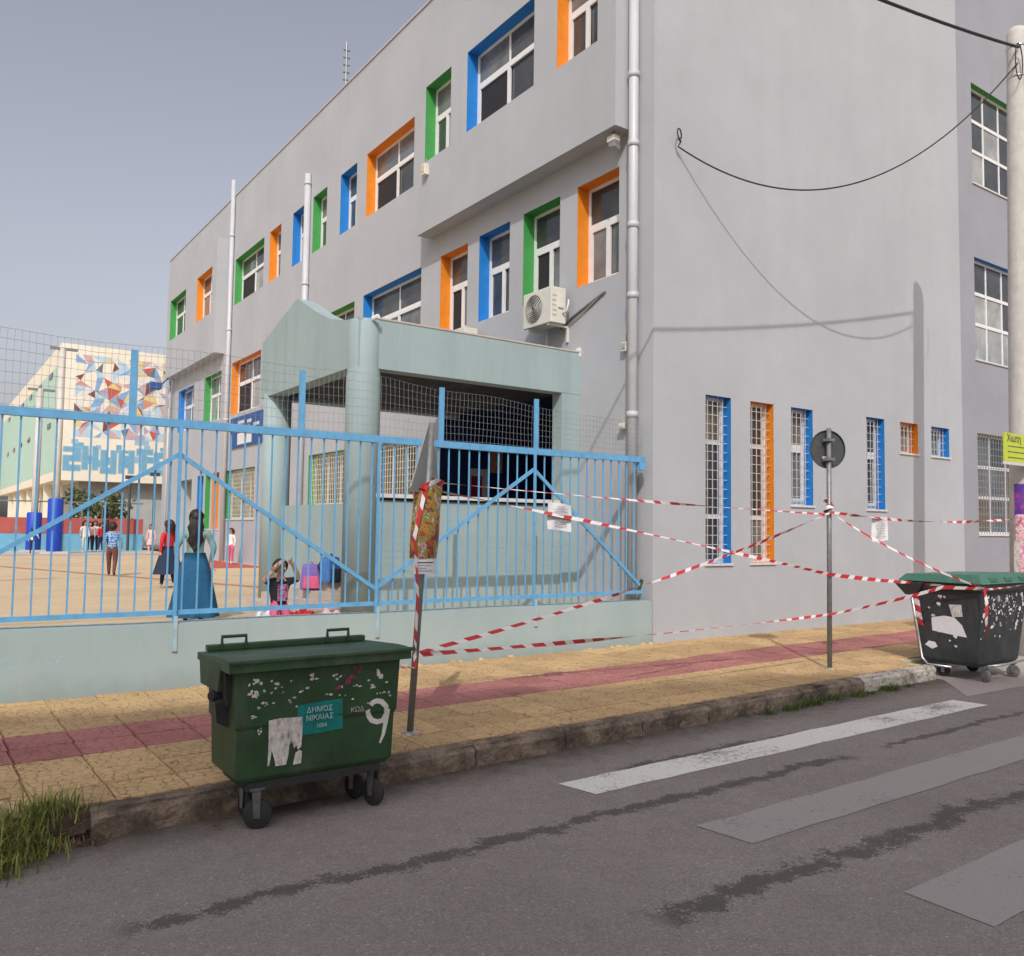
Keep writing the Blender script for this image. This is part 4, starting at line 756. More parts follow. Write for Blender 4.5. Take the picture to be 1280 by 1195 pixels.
b_.add([sp(u, v, 0) for u, v in tri] + [sp(u, v, 0.012) for u, v in tri], [tuple(range(5, -1, -1)), tuple(range(6, 12))] + [(i, (i + 1) % 6, 6 + (i + 1) % 6, 6 + i) for i in range(6)]); b_.build('sign_plate', 'sign_back_light', lp)
# poster wrapped half around the post, printed label below it
def wrap(z0, z1, r, a0, a1, mt, name, bow=0.0):
    b_ = MB(); n = 9; m_ = 5; vs = []
    for j in range(m_ + 1):
        z = z0 + (z1 - z0) * j / m_; c = lean(z)
        for i in range(n + 1):
            a = a0 + (a1 - a0) * i / n; q = r + bow * abs(math.sin(j * 2.2)) ; vs.append((c.x + math.cos(a) * q * 1.0, c.y + math.sin(a) * q * 0.7, z))
    b_.add(vs, [(j * (n + 1) + i, j * (n + 1) + i + 1, (j + 1) * (n + 1) + i + 1, (j + 1) * (n + 1) + i) for j in range(m_) for i in range(n)]); return b_.build(name, mt, lp, True)
wrap(1.72, 2.36, 0.135, R(185), R(345), 'poster_bright', 'poster', 0.01)
lab_ = wrap(1.585, 1.715, 0.125, R(215), R(345), 'paper', 'printed_label')
for i, (z, f) in enumerate(((1.685, 0.9), (1.66, 0.75), (1.635, 0.5), (1.612, 0.85))):
    c = lean(z); b_ = MB(); n = 6; a0, a1 = R(228), R(228 + 85 * f); vs = []
    for zz_ in (z - 0.005, z + 0.005):
        for k in range(n + 1): a = a0 + (a1 - a0) * k / n; vs.append((c.x + math.cos(a) * 0.1275, c.y + math.sin(a) * 0.0895, zz_))
    b_.add(vs, [(k, k + 1, n + 2 + k, n + 1 + k) for k in range(n)]); b_.build('print_line', 'ink_grey' if i else 'ink', lp)
local(lp)
rs = empty('sign_post', (10.03, 6.87, 0.19)); tag(rs, 'upright grey post with the dark back of a round sign', 'sign post')
MB().tube([(10.03, 6.87, 0.15), (10.055, 6.87, 3.40)], 0.032, 12).build('pole', 'steel_grey', rs, True)
b_ = MB(); n = 32; cen = Vector((10.10, 6.93, 3.12)); ax = Vector((0.39, 0.92, 0)).normalized(); u_ = Vector((-ax.y, ax.x, 0)); vs = []
for r_, d in ((0.25, 0.0), (0.262, -0.006), (0.262, -0.03), (0.255, -0.03), (0.25, -0.006)):
    for k in range(n): a = 2 * math.pi * k / n; vs.append(cen + ax * d + u_ * math.cos(a) * r_ + Vector((0, 0, math.sin(a) * r_)))
b_.add(vs, [(i * n + k, i * n + (k + 1) % n, (i + 1) * n + (k + 1) % n, (i + 1) * n + k) for i in range(4) for k in range(n)] + [tuple(range(n)), tuple(4 * n + k for k in range(n - 1, -1, -1))]); b_.build('sign_plate', 'sign_back', rs)
for z in (2.98, 3.24): MB().box((9.99, 6.82, z - 0.02), (10.12, 6.915, z + 0.02)).build('clamp', 'steel_grey', rs)
q = cen + ax * -0.034 + u_ * 0.09 + Vector((0, 0, -0.17)); MB().quad(q, q - u_ * 0.09, q - u_ * 0.09 + Vector((0, 0, 0.07)), q + Vector((0, 0, 0.07))).build('small_sticker', 'poster_pink', rs)
MB().lathe([(0.075, 0.18), (0.06, 0.205), (0.036, 0.21)], (10.03, 6.87, 0), 12).build('footing', 'kerb_pale', rs, True)
local(rs)

up = empty('utility_pole', (15.22, 6.75, 0.1)); tag(up, 'tall round concrete utility pole with posters and cables', 'utility pole')
def pl(z): return Vector((15.22 + 0.022 * z, 6.75, z))
MB().tube([pl(0.0), pl(3), pl(6), pl(9), pl(10.75), pl(10.85)], [0.20, 0.19, 0.178, 0.168, 0.162, 0.13], 24).build('shaft', 'pole_concrete', up, True)
for z in (9.95, 10.5): 
    c = pl(z); MB().lathe([(0.172, -0.02), (0.175, 0.02)], c, 18).build('band', 'steel_bright', up, True)
def pwrap(z0, z1, mt, name, a0=170, a1=300, r=0.204):
    b_ = MB(); n = 10; vs = []
    for z in (z0, (z0 + z1) / 2, z1):
        c = pl(z)
        for i in range(n + 1): a = R(a0 + (a1 - a0) * i / n); vs.append((c.x + math.cos(a) * r, c.y + math.sin(a) * r, z))
    b_.add(vs, [(j * (n + 1) + i, j * (n + 1) + i + 1, (j + 1) * (n + 1) + i + 1, (j + 1) * (n + 1) + i) for j in range(2) for i in range(n)]); return b_.build(name, mt, up, True)
pwrap(2.30, 2.85, 'poster_purple', 'poster'); pwrap(1.9, 2.34, 'poster_pink', 'poster', 175, 295, 0.208); pwrap(1.25, 1.88, 'poster_pink', 'poster', 190, 310, 0.205); pwrap(0.95, 1.9, 'paper_torn', 'poster', 165, 320, 0.202)
local(up)
ys = empty('notice_board', (14.9, 6.48, 3.15)); tag(ys, 'yellow-green notice board with purple heading on the utility pole', 'sign')
a, b = ony(1254, 540, 6.5), ony(1254, 576, 6.5)
MB().box((a.x, 6.49, b.z), (a.x + 1.25, 6.51, a.z)).build('board', 'yellow_sign', ys); MB().box((a.x - 0.01, 6.485, b.z - 0.05), (a.x + 1.26, 6.515, b.z - 0.003)).build('lower_edge', 'sill_marble', ys)
text('printed_text', 'Χιωτη', 0.17, 'ink_purple', (a.x + 0.33, 6.486, a.z - 0.09), FACE_MY, ys)
for k in range(3): MB().box((a.x + 0.12, 6.4865, a.z - 0.22 - k * 0.09), (a.x + 1.1 - 0.1 * k, 6.489, a.z - 0.205 - k * 0.09)).build('print_line', 'leaf_olive', ys)
local(ys)
def cable(name, pts, r, label, mt='cable_black', n=6):
    o = MB().tube(pts, r, n).build(name, mt, None, True); return tag(o, label, 'cable')
W0, P1 = Vector((10.28, 9.86, 8.46)), pl(10.15) + Vector((-0.16, -0.08, 0)); pts = []
for i in range(41):
    u = i / 40; p = W0.lerp(P1, u); p.z -= 1.40 * (4 * u * (1 - u)) ** 1.0; pts.append(p)
loop = [Vector((10.36, 9.93, 8.62))] + [Vector((10.27 + 0.085 * math.cos(a), 9.86 - 0.01 * k, 8.62 + 0.13 * math.sin(a))) for k, a in enumerate([0.1 + 0.38 * q for q in range(12)])]
cable('overhead_cable', loop + pts, 0.013, 'thin black cable sagging from the wall hook to the pole')
A = pl(10.42) + Vector((-0.17, -0.1, 0)); t = 3.42; B = Vector((9.84 - .75 * t, 9.92 - t, 5.28 + 1.1 * t)); pts = []
for i in range(31):
    u = i / 30 * 3.2; p = A.lerp(B, u); p.z -= 0.10 * 4 * u * (1 - u); pts.append(p)
cable('overhead_cable', pts, 0.024, 'thick black overhead cable running to the pole top')
cable('cable_coil', [pl(10.42) + Vector((-0.24 - 0.13 * math.sin(a) - 0.06, -0.16, -0.32 + 0.32 * math.cos(a))) for a in [k * 0.42 for k in range(16)]], 0.010, 'thin loose cable loop hanging by the pole top')
cable('cable_coil', [pl(10.42) + Vector((0.05 + 0.19 * math.sin(a), -0.22, -0.45 + 0.42 * math.cos(a))) for a in [k * 0.40 for k in range(14)]], 0.009, 'thin loose cable loop hanging in front of the pole')

# ------------------------------------------------------------------ red and white barrier tape
def tape(pts, label, width=0.07, twist=0.0, seed=0, stripe=0.13, phase=0.0):
    width *= 0.64
    rg = random.Random(seed); P = []; acc = 0
    for a, b in zip(pts, pts[1:]):
        n = max(2, int((b - a).length / 0.05)); P += [a.lerp(b, i / n) for i in range(n)]
    P.append(pts[-1]); vs = []; fs = []; ms = []; L = 0; ph = rg.uniform(0, 6)
    for i, p in enumerate(P):
        d = (P[min(i + 1, len(P) - 1)] - P[max(i - 1, 0)]).normalized(); n1 = Vector((0, 0, 1)) - d * d.z
        if n1.length < 0.2: n1 = Vector((1, 0, 0)) - d * d.x
        n1.normalize(); n2 = d.cross(n1)
        if i: L += (p - P[i - 1]).length
        a = ph + twist * L + 0.5 * math.sin(L * 1.7 + ph); ww = width * 0.5 * (0.8 + 0.2 * math.sin(L * 2.3 + ph)); q = (n1 * math.cos(a) + n2 * math.sin(a)) * ww
        sk = d * 0.022; vs += [p + q + sk, p - q - sk]
        if i: fs.append((2 * i - 2, 2 * i - 1, 2 * i + 1, 2 * i)); ms.append(0 if ((L + phase) / stripe) % 2 < 1 else 1)
    m_ = MB(); m_.v = [tuple(v) for v in vs]; m_.f = fs; m_.m = ms
    return tag(m_.build('barrier_tape', ['tape_red', 'tape_white'], None, True), label, 'barrier tape')
def sagline(a, b, s, n=8):
    return [a.lerp(b, i / n) - Vector((0, 0, s * 4 * (i / n) * (1 - i / n))) for i in range(n + 1)]
S_ = lambda py: ony(1037, py, 6.82); LPt = lambda z: lean(z) + Vector((0.03, -0.05, 0))
BL = Vector((11.62, 6.60, 1.30)); BR = Vector((11.60, 5.64, 1.27))
tape(sagline(LPt(2.40), S_(643), 0.02) , 'nearly level tape from the leaning post to the round sign post', 0.05, 0.9, 1)
tape(sagline(S_(640), pl(2.28) + Vector((-0.2, -0.1, 0)), 0.10), 'tape from the round sign post to the utility pole', 0.075, 2.2, 2)
tape(sagline(LPt(2.33), S_(718), -0.02) + sagline(S_(718), BL, 0.01)[1:] + [BR], 'tape sloping from the poster past the round sign post to the black bin', 0.085, 0.25, 6)
tape(sagline(LPt(0.90), S_(641), 0.10), 'tape rising from the foot of the leaning post to the round sign post', 0.075, 1.1, 4)
tape(sagline(LPt(0.88), S_(768), 0.03) + sagline(S_(768), BR + Vector((-0.06, 0.5, 0.0)), 0.02)[1:] + [BR + Vector((0, 0, 0.01))], 'lowest tape from the leaning post along the pavement to the black bin', 0.08, 0.5, 9)
tape(sagline(S_(640), BR + Vector((0, 0, 0.02)), 0.08), 'tape sloping down from the round sign post to the black bin corner', 0.06, 1.4, 8)
tape([BR + Vector((0, -0.02, 0.02)), BR + Vector((0.03, -0.04, -0.2)), BR + Vector((0.02, -0.03, -0.42)), BR + Vector((0.05, -0.03, -0.62))], 'loose tape end hanging down the black bin', 0.09, 4, 10)
tape([BR + Vector((0.02, -0.03, 0.0)), Vector((12.3, 5.63, 1.28)), Vector((13.0, 5.63, 1.32))], 'tape stretched along the front of the black bin', 0.05, 1.5, 12)
tape([LPt(2.38) + Vector((-0.10, -0.05, 0)), lean(1.9) + Vector((-0.13, -0.06, 0)), lean(1.4) + Vector((-0.06, -0.07, 0)), lean(0.9) + Vector((-0.035, -0.05, 0)), lean(0.78) + Vector((-0.05, -0.1, 0)), Vector((2.96, 5.78, 0.95))], 'tape hanging down the leaning post and tied to the green bin', 0.075, 0.4, 14)
tape([lean(2.36 + 0.03 * math.sin(k)) + Vector((math.cos(k * 0.8) * 0.14, math.sin(k * 0.8) * 0.11, 0.05 * math.sin(k * 1.3))) for k in range(14)], 'tape knotted round the leaning post above the poster', 0.09, 1.0, 15)
tape([Vector((10.04, 6.87, 2.25 + 0.02 * k)) + Vector((math.cos(k * 0.9) * 0.05, math.sin(k * 0.9) * 0.05, 0)) for k in range(12)], 'tape knotted round the round sign post', 0.10, 0.6, 16)
def hung_paper(c, w_, h_, rz, label, droop):
    t_ = empty('hanging_notice', c, rz); tag(t_, label, 'notice'); n = 8; b_ = MB(); vs = []
    for j in range(5):
        for i in range(n + 1): x = -w_ / 2 + w_ * i / n; vs.append((x + 0.01 * math.sin(j * 1.4), 0.012 * math.sin(i * 0.9 + j) - 0.01, -h_ * j / 4 - droop * (i / n) ** 2))
    b_.add(vs, [(j * (n + 1) + i, j * (n + 1) + i + 1, (j + 1) * (n + 1) + i + 1, (j + 1) * (n + 1) + i) for j in range(4) for i in range(n)]); b_.build('sheet', 'paper', t_, True)
    for k in range(7):
        z = -h_ * (0.14 + k * 0.105); f = 0.4 if k == 0 else random.uniform(0.6, 0.9); MB().box((-w_ * 0.4 * f, -0.034, z - 0.004 - droop * .2), (w_ * 0.4 * f, -0.031, z + 0.003 - droop * .2)).build('print_line', 'ink_grey', t_)
hung_paper(ony(699, 628, 6.70), 0.30, 0.27, 0.0, 'white printed notice clipped to the tape near the leaning post', 0.03)
hung_paper(ony(1099, 648, 6.80), 0.30, 0.33, -0.2, 'white printed notice hanging on the tape beyond the round sign', -0.03)

# ------------------------------------------------------------------ fittings on the walls
def air_con(y0, z0, label, bracket=True):
    t_ = empty('air_conditioner', (XF, y0 + 0.42, z0)); tag(t_, label, 'air conditioner', 'outdoor air conditioning units'); xa, xb, y1, z1 = XF - 0.50, XF - 0.16, y0 + 0.86, z0 + 0.66
    cs = MB().box((xa, y0, z0), (xb, y1, z1)).build('casing', 'ac_white', t_, bevel=0.018)
    for k in range(7):                                           # fan guard rings
        r_ = 0.045 + k * 0.036; b_ = MB(); b_.tube([(xa - 0.02 + 0.002 * k, y1 - 0.33 + math.cos(a) * r_, z0 + 0.33 + math.sin(a) * r_) for a in [2 * math.pi * j / 24 for j in range(25)]], 0.006, 4, False); b_.build('guard_ring', 'ac_white', t_, True)
    b_ = MB(); b_.add([(xa - 0.004, y1 - 0.33 + math.cos(2 * math.pi * j / 24) * 0.27, z0 + 0.33 + math.sin(2 * math.pi * j / 24) * 0.27) for j in range(24)], [tuple(range(24))]); b_.build('fan_opening', 'flat_dark', t_)
    for k in range(5): 
        for j in range(2): MB().box((xa + 0.03 + j * 0.05, y0 - 0.004, z0 + 0.12 + k * 0.09), (xa + 0.07 + j * 0.05, y0 + 0.002, z0 + 0.15 + k * 0.09)).build('vent_slot', 'ac_grille', t_)
    MB().box((xa + 0.15, y0 - 0.03, z0 + 0.28), (xa + 0.27, y0 + 0.001, z0 + 0.50)).build('valve_cover', 'ac_white', t_, bevel=0.012)
    MB().tube([(xb - 0.08, y0 - 0.01, z0 + 0.18), (xb - 0.05, y0 - 0.09, z0 + 0.22), (xb - 0.02, y0 - 0.1, z0 + 0.36), (xb + 0.03, y0 - 0.04, z0 + 0.45)], 0.018, 6).build('hose', 'ac_white', t_, True)
    if bracket:
        for yy in (y0 + 0.12, y1 - 0.12): MB().box((xa + 0.02, yy - 0.02, z0 - 0.04), (XF - 0.001, yy + 0.02, z0 - 0.002)).hexa([(XF - 0.04, yy - 0.02, z0 - 0.3), (XF - 0.001, yy - 0.02, z0 - 0.3), (XF - 0.001, yy + 0.02, z0 - 0.3), (XF - 0.04, yy + 0.02, z0 - 0.3)], [(XF - 0.04, yy - 0.02, z0 - 0.041), (XF - 0.001, yy - 0.02, z0 - 0.041), (XF - 0.001, yy + 0.02, z0 - 0.041), (XF - 0.04, yy + 0.02, z0 - 0.041)]).build('bracket', 'ac_white', t_)
    return local(t_)
air_con(12.02, 5.74, 'cream air conditioner under the green reveal window above the porch')
air_con(15.0, 5.55, 'air conditioner half hidden behind the porch roof edge')
pts = [onx(*p, XF - 0.03) for p in [(700, 410), (706, 406), (716, 396), (730, 385), (744, 374), (756, 364)]]; cable('pipe_run', pts, 0.022, 'dark insulated pipe rising from the air conditioner', 'steel_grey')
cable('pipe_run', [p + Vector((0, 0.0, -0.05 * math.sin(i * 0.8) - 0.03)) for i, p in enumerate(pts)], 0.012, 'thin light hose beside the insulated pipe', 'ac_grille')
fl = empty('floodlight', (9.55, 10.62, 8.8)); tag(fl, 'small grey floodlight under the corner of the overhang', 'floodlight')
MB().box((9.46, 10.56, 8.62), (9.60, 10.74, 8.72)).build('housing', 'ac_white', fl, bevel=0.01); MB().hexa([(9.42, 10.50, 8.48), (9.56, 10.50, 8.44), (9.62, 10.66, 8.50), (9.46, 10.70, 8.54)], [(9.46, 10.54, 8.63), (9.58, 10.54, 8.62), (9.62, 10.68, 8.62), (9.48, 10.72, 8.63)]).build('lamp_head', 'steel_bright', fl, bevel=0.008); MB().tube([(9.53, 10.65, 8.72), (9.53, 10.65, 8.80)], 0.02, 6).build('stem', 'steel_grey', fl)
local(fl)
def wall_box(c, w_, h_, d, label, name='junction_box', mt='ac_white', extra=None):
    t_ = empty(name, c); tag(t_, label, 'wall box'); MB().box((c.x - d, c.y - w_ / 2, c.z - h_ / 2), (c.x - 0.001, c.y + w_ / 2, c.z + h_ / 2)).build('housing', mt, t_, bevel=0.012)
    MB().box((c.x - d - 0.012, c.y - w_ / 3, c.z - h_ / 4), (c.x - d + 0.001, c.y + w_ / 3, c.z + h_ / 3)).build('cover', mt if not extra else extra, t_); MB().tube([(c.x - 0.02, c.y, c.z + h_ / 2), (c.x - 0.02, c.y + 0.01, c.z + h_ / 2 + 0.14)], 0.008, 5).build('conduit', 'ac_grille', t_); return local(t_)
wall_box(onx(784, 434, XF), 0.13, 0.16, 0.09, 'small white box on the wall left of the drain pipe', extra='ac_grille')
wall_box(onx(783, 533, XF), 0.16, 0.10, 0.12, 'small lamp bracket on the wall behind the mesh', 'wall_lamp')
wall_box(onx(534, 213, XB), 0.17, 0.26, 0.12, 'cream alarm box under the small green window', 'alarm_box', 'ac_white', 'far_yellow')
lc = onx(200, 484, XB - 0.1)
bl = empty('floodlight', (XB + 0.1, 41.2, 8.4)); tag(bl, 'blue floodlight at the far end of the soffit', 'floodlight')
MB().box((8.6, 40.9, 8.15), (9.1, 41.5, 8.45)).build('lamp_head', 'sign_blue', bl, bevel=0.03); MB().tube([(9.1, 41.2, 8.35), (9.3, 41.2, 8.6), (9.4, 41.2, 8.72)], 0.05, 6).build('arm', 'sign_blue', bl); local(bl)
an = empty('roof_antenna', (11.0, 25.4, 14.7)); tag(an, 'thin rusty antenna mast on the school roof', 'antenna')
MB().tube([(11, 25.4, 14.68), (11, 25.4, 17.9)], 0.035, 6).build('mast', 'steel_grey', an)
for k in range(5): MB().tube([(10.9, 25.4, 16.6 + k * 0.25), (11.12, 25.4, 16.63 + k * 0.25)], 0.03, 5).build('element', 'steel_grey', an)
local(an)
sb = empty('school_sign', (XF, 30.6, 4.9)); tag(sb, 'blue sign board with white lettering on the side wall', 'sign')
MB().box((XF - 0.06, 28.9, 4.85), (XF - 0.004, 32.4, 5.98)).build('board', 'sign_blue', sb)
MB().box((XF - 0.07, 29.9, 4.93), (XF - 0.061, 31.5, 5.35)).build('white_field', 'paper', sb)
for i, (y, z, w_) in enumerate(((31.4, 5.75, 0.8), (30.3, 5.72, 0.5), (29.6, 5.55, 0.7), (31.0, 5.52, 1.0), (31.2, 5.62, 0.3))):
    for k in range(max(2, int(w_ / 0.16))): MB().box((XF - 0.066, y - k * 0.16, z - 0.06), (XF - 0.0605, y - k * 0.16 + 0.11, z + 0.06)).build('letter', 'paper', sb)
local(sb)

# ------------------------------------------------------------------ the far side of the yard
mb = empty('school_annexe', (5.9, 50, 0.6)); tag(mb, 'cream school annexe with a geometric mural and mint side wall', 'school annexe')
YM, XM = 50.0, 6.05
b_ = MB(); b_.box((XM, YM, 4.2), (16, 86, 11.45)); b_.build('upper_block', 'mural_cream', mb)
MB().box((XM + 1.2, YM + 0.8, 0.6), (16, 84, 4.199)).build('ground_floor', 'mural_grey', mb)
MB().quad((XM - 0.006, YM + 1.0, 4.7), (XM - 0.006, 85.5, 4.7), (XM - 0.006, 85.5, 10.4), (XM - 0.006, YM + 1.0, 10.4)).build('mint_panel', 'mint', mb)
for y in (53, 58, 63, 68, 73, 78):
    for z in (10.0, 7.2): MB().box((XM - 0.05, y, z), (XM - 0.01, y + 1.3, z + 0.28)).build('vent_window', 'glass_dark', mb)
for k in range(7): MB().box((XM + 0.25, YM + 2.5 + k * 4.5, 0.6), (XM + 0.65, YM + 2.9 + k * 4.5, 4.199)).build('pillar', 'mural_cream', mb)
# painted mural: a faceted sheet on the end wall
rg = random.Random(21); nx, nz = 13, 10; u0, u1, v0, v1 = 6.75, 12.4, 6.55, 10.95; G = {}
for i in range(nx + 1):
    for j in range(nz + 1): G[(i, j)] = (u0 + (u1 - u0) * (i + (rg.uniform(-.42, .42) if 0 < i < nx else 0)) / nx, YM - 0.01, v0 + (v1 - v0) * (j + (rg.uniform(-.42, .42) if 0 < j < nz else 0)) / nz)
b_ = MB()
for i in range(nx):
    for j in range(nz):
        q = [G[(i, j)], G[(i + 1, j)], G[(i + 1, j + 1)], G[(i, j + 1)]]
        for tri_ in (((0, 1, 2), (0, 2, 3)) if rg.random() < .5 else ((0, 1, 3), (1, 2, 3))):
            c_ = rg.choices(range(11), [2.6, 1.0, 1.8, 0.9, 2.6, 2.0, 4.5, 0.5, 4.4, 2.2, 6.5])[0]
            if c_ < 10: b_.add([q[k] for k in tri_], [(0, 1, 2)], c_)
b_.build('mural', [k for k, _ in PAL], mb)
b_ = MB(); x = 6.35
strokes = [[(0, 0, .8, .25), (0, .5, .8, .75), (0, .25, .25, .5), (.55, .75, .8, 1.15), (0, 1.0, .8, 1.2)], [(0, 0, .25, 1.2), (.5, 0, .75, 1.2), (0, .45, .75, .7)], [(0, 0, .25, 1.2), (0, 0, .75, .25), (.5, 0, .75, 1.2)], [(0, 0, .25, 1.2), (.25, .3, .5, .9), (.5, 0, .75, 1.2)], [(.25, 0, .5, 1.2), (0, .95, .8, 1.2)], [(0, 0, .25, 1.2), (0, 0, .8, .25), (0, .5, .6, .7), (0, .95, .8, 1.2)], [(0, 0, .8, .3), (.5, 0, .8, 1.2), (0, .9, .8, 1.2), (0, .5, .5, .75)]]
for k, S in enumerate(strokes):
    for si, (a, bq, c_, d) in enumerate(S):
        e1_ = 0.010 + 0.0004 * si; e2_ = 0.016 + 0.0004 * si
        z = 4.75 + 0.10 * math.sin(k * 2); b_.add([(x + a - .04, YM - e1_, z + bq - .05), (x + c_ + .04, YM - e1_, z + bq - .05), (x + c_ + .04, YM - e1_, z + d + .05), (x + a - .04, YM - e1_, z + d + .05)], [(0, 1, 2, 3)], 1)
        b_.add([(x + a, YM - e2_, z + bq), (x + c_, YM - e2_, z + bq), (x + c_, YM - e2_, z + d), (x + a, YM - e2_, z + d)], [(0, 1, 2, 3)], 0)
    x += 0.9
for k in range(26):
    xx, zz_ = rg.uniform(6.3, 12.0), rg.uniform(4.6, 6.3); ww_, hh_ = rg.uniform(.25, .8), rg.uniform(.1, .45); b_.add([(xx, YM - .006 - .0001 * k, zz_), (xx + ww_, YM - .006 - .0001 * k, zz_), (xx + ww_, YM - .006 - .0001 * k, zz_ + hh_), (xx, YM - .006 - .0001 * k, zz_ + hh_)], [(0, 1, 2, 3)], k % 2)
b_.build('mural_lettering', ['letter_blue', 'letter_edge'], mb); local(mb)
fwb = empty('yard_wall', (0, 47, 0.6)); tag(fwb, 'low painted wall, red above blue, at the back of the yard', 'wall')
MB().box((-40, 46.6, 0.6), (9.7, 46.9, 1.45)).build('blue_base', 'far_blue', fwb); MB().box((-40, 46.58, 1.451), (9.7, 46.92, 2.2)).build('red_band', 'far_red', fwb)
for k in range(30): MB().box((-18 + k * 0.92, 46.7, 2.2), (-17.94 + k * 0.92, 46.76, 3.0)).build('rail_post', 'far_yellow' if k < 24 else 'steel_grey', fwb)
MB().box((-40, 46.7, 2.95), (9.7, 46.76, 3.02)).build('rail', 'steel_grey', fwb)
local(fwb)
def court_post(px, py, top, label, padh=2.35):
    p = onz(px, py, 0.6); t_ = empty('court_post', p); tag(t_, label, 'post'); MB().tube([p, (p.x, p.y, top)], 0.15, 12).build('pole', 'pole_cream', t_, True)
    MB().lathe([(0.30, 0.0), (0.315, 0.05), (0.315, padh - 0.05), (0.28, padh)], (p.x, p.y, 0.68), 16).build('safety_pad', 'pad_blue', t_, True); MB().box((p.x - 0.55, p.y - 0.3, 0.6), (p.x + 0.55, p.y + 0.3, 0.7)).build('foot', 'pole_cream', t_); MB().box((p.x - 0.5, p.y - 0.1, top - 0.1), (p.x + 0.6, p.y + 0.1, top)).build('lamp_arm', 'steel_grey', t_); return local(t_)
court_post(67, 692, 9.8, 'cream court post with blue padding, in front of the mural'); court_post(41, 690, 8.2, 'cream court post with blue padding, beside the white shirted child', 1.75)
for px, top in ((160, 4.2), (191, 4.4)):
    p = ony(px, 668, 46.0); t_ = empty('yard_lamp', (p.x, 46.0, 0.6)); tag(t_, 'thin dark lamp post ' + ('behind the striped shirt boy' if px < 170 else 'beside the pale pink girl'), 'lamp post', 'yard lamp posts'); MB().tube([(p.x, 46, 0.6), (p.x, 46, top)], 0.07, 6).build('pole', 'sign_back', t_); MB().box((p.x - 0.22, 45.9, top), (p.x + 0.22, 46.1, top + 0.18)).build('lamp_head', 'sign_back', t_); local(t_)
def tree(base, h, cr, mt, label, seed, n=900, flat=0.6, leaf=0.16):
    rg = random.Random(seed); t_ = empty('tree', base); tag(t_, label, 'tree'); b = Vector(base); tr = MB(); tr.tube([b, b + Vector((0.05, 0, h * .35)), b + Vector((-0.05, 0.05, h * .6))], [h * .03, h * .024, h * .016], 8); tips = []
    for k in range(7):
        a = k * 0.9; e = b + Vector((math.cos(a) * cr * .6, math.sin(a) * cr * .6, h * (.62 + .22 * rg.random()))); tr.tube([b + Vector((0, 0, h * .45)), (b + Vector((0, 0, h * .55))).lerp(e, .5), e], [h * .014, h * .01, h * .004], 5); tips.append(e)
    tr.build('trunk', 'bark', t_); cw = MB()
    clumps = tips + [b + Vector((rg.uniform(-1, 1) * cr * .8, rg.uniform(-1, 1) * cr * .8, h * rg.uniform(.6, .95))) for _ in range(9)]
    for i in range(n):
        c = rg.choice(clumps); p = c + Vector((rg.gauss(0, cr * .2), rg.gauss(0, cr * .2), rg.gauss(0, cr * .2 * flat))); d = Vector((rg.gauss(0, 1), rg.gauss(0, 1), rg.gauss(0, 1))).normalized(); e = d.cross(Vector((rg.random(), rg.random(), rg.random()))).normalized(); s_ = leaf * rg.uniform(.6, 1.3)
        cw.quad(p - d * s_, p + e * s_ * .5, p + d * s_, p - e * s_ * .5)
    cw.build('crown', mt, t_); return local(t_)
p = onz(118, 682, 0.6); tree((7.9, 47.9, 0.6), 2.9, 1.6, 'leaf_olive', 'small green tree behind the children by the yard wall', 4, 900, .6, .14)
tree((-1.5, 88, 0.6), 9.5, 3.6, 'leaf_dark', 'dark green tree at the end of the mint wall', 9, 1500, .9, .35); tree((-8, 80, 0.6), 8, 3.5, 'leaf_dark', 'dark tree standing beyond the red and blue yard wall', 13, 1200, .9, .35)
hb = empty('far_house', (2, 140, 0)); tag(hb, 'pale pink apartment house far behind the trees', 'house'); MB().box((-9, 140, 0), (4.2, 155, 15)).build('wall', 'mu_pink', hb); MB().box((-9.3, 139.7, 15.01), (4.5, 155.3, 15.4)).build('roof', 'roof_grey', hb)
for k in range(4):
    for j in range(4): MB().box((-7.5 + k * 3, 139.93, 2 + j * 3.3), (-6.2 + k * 3, 139.99, 3.8 + j * 3.3)).build('window', 'glass_dark', hb)
local(hb)

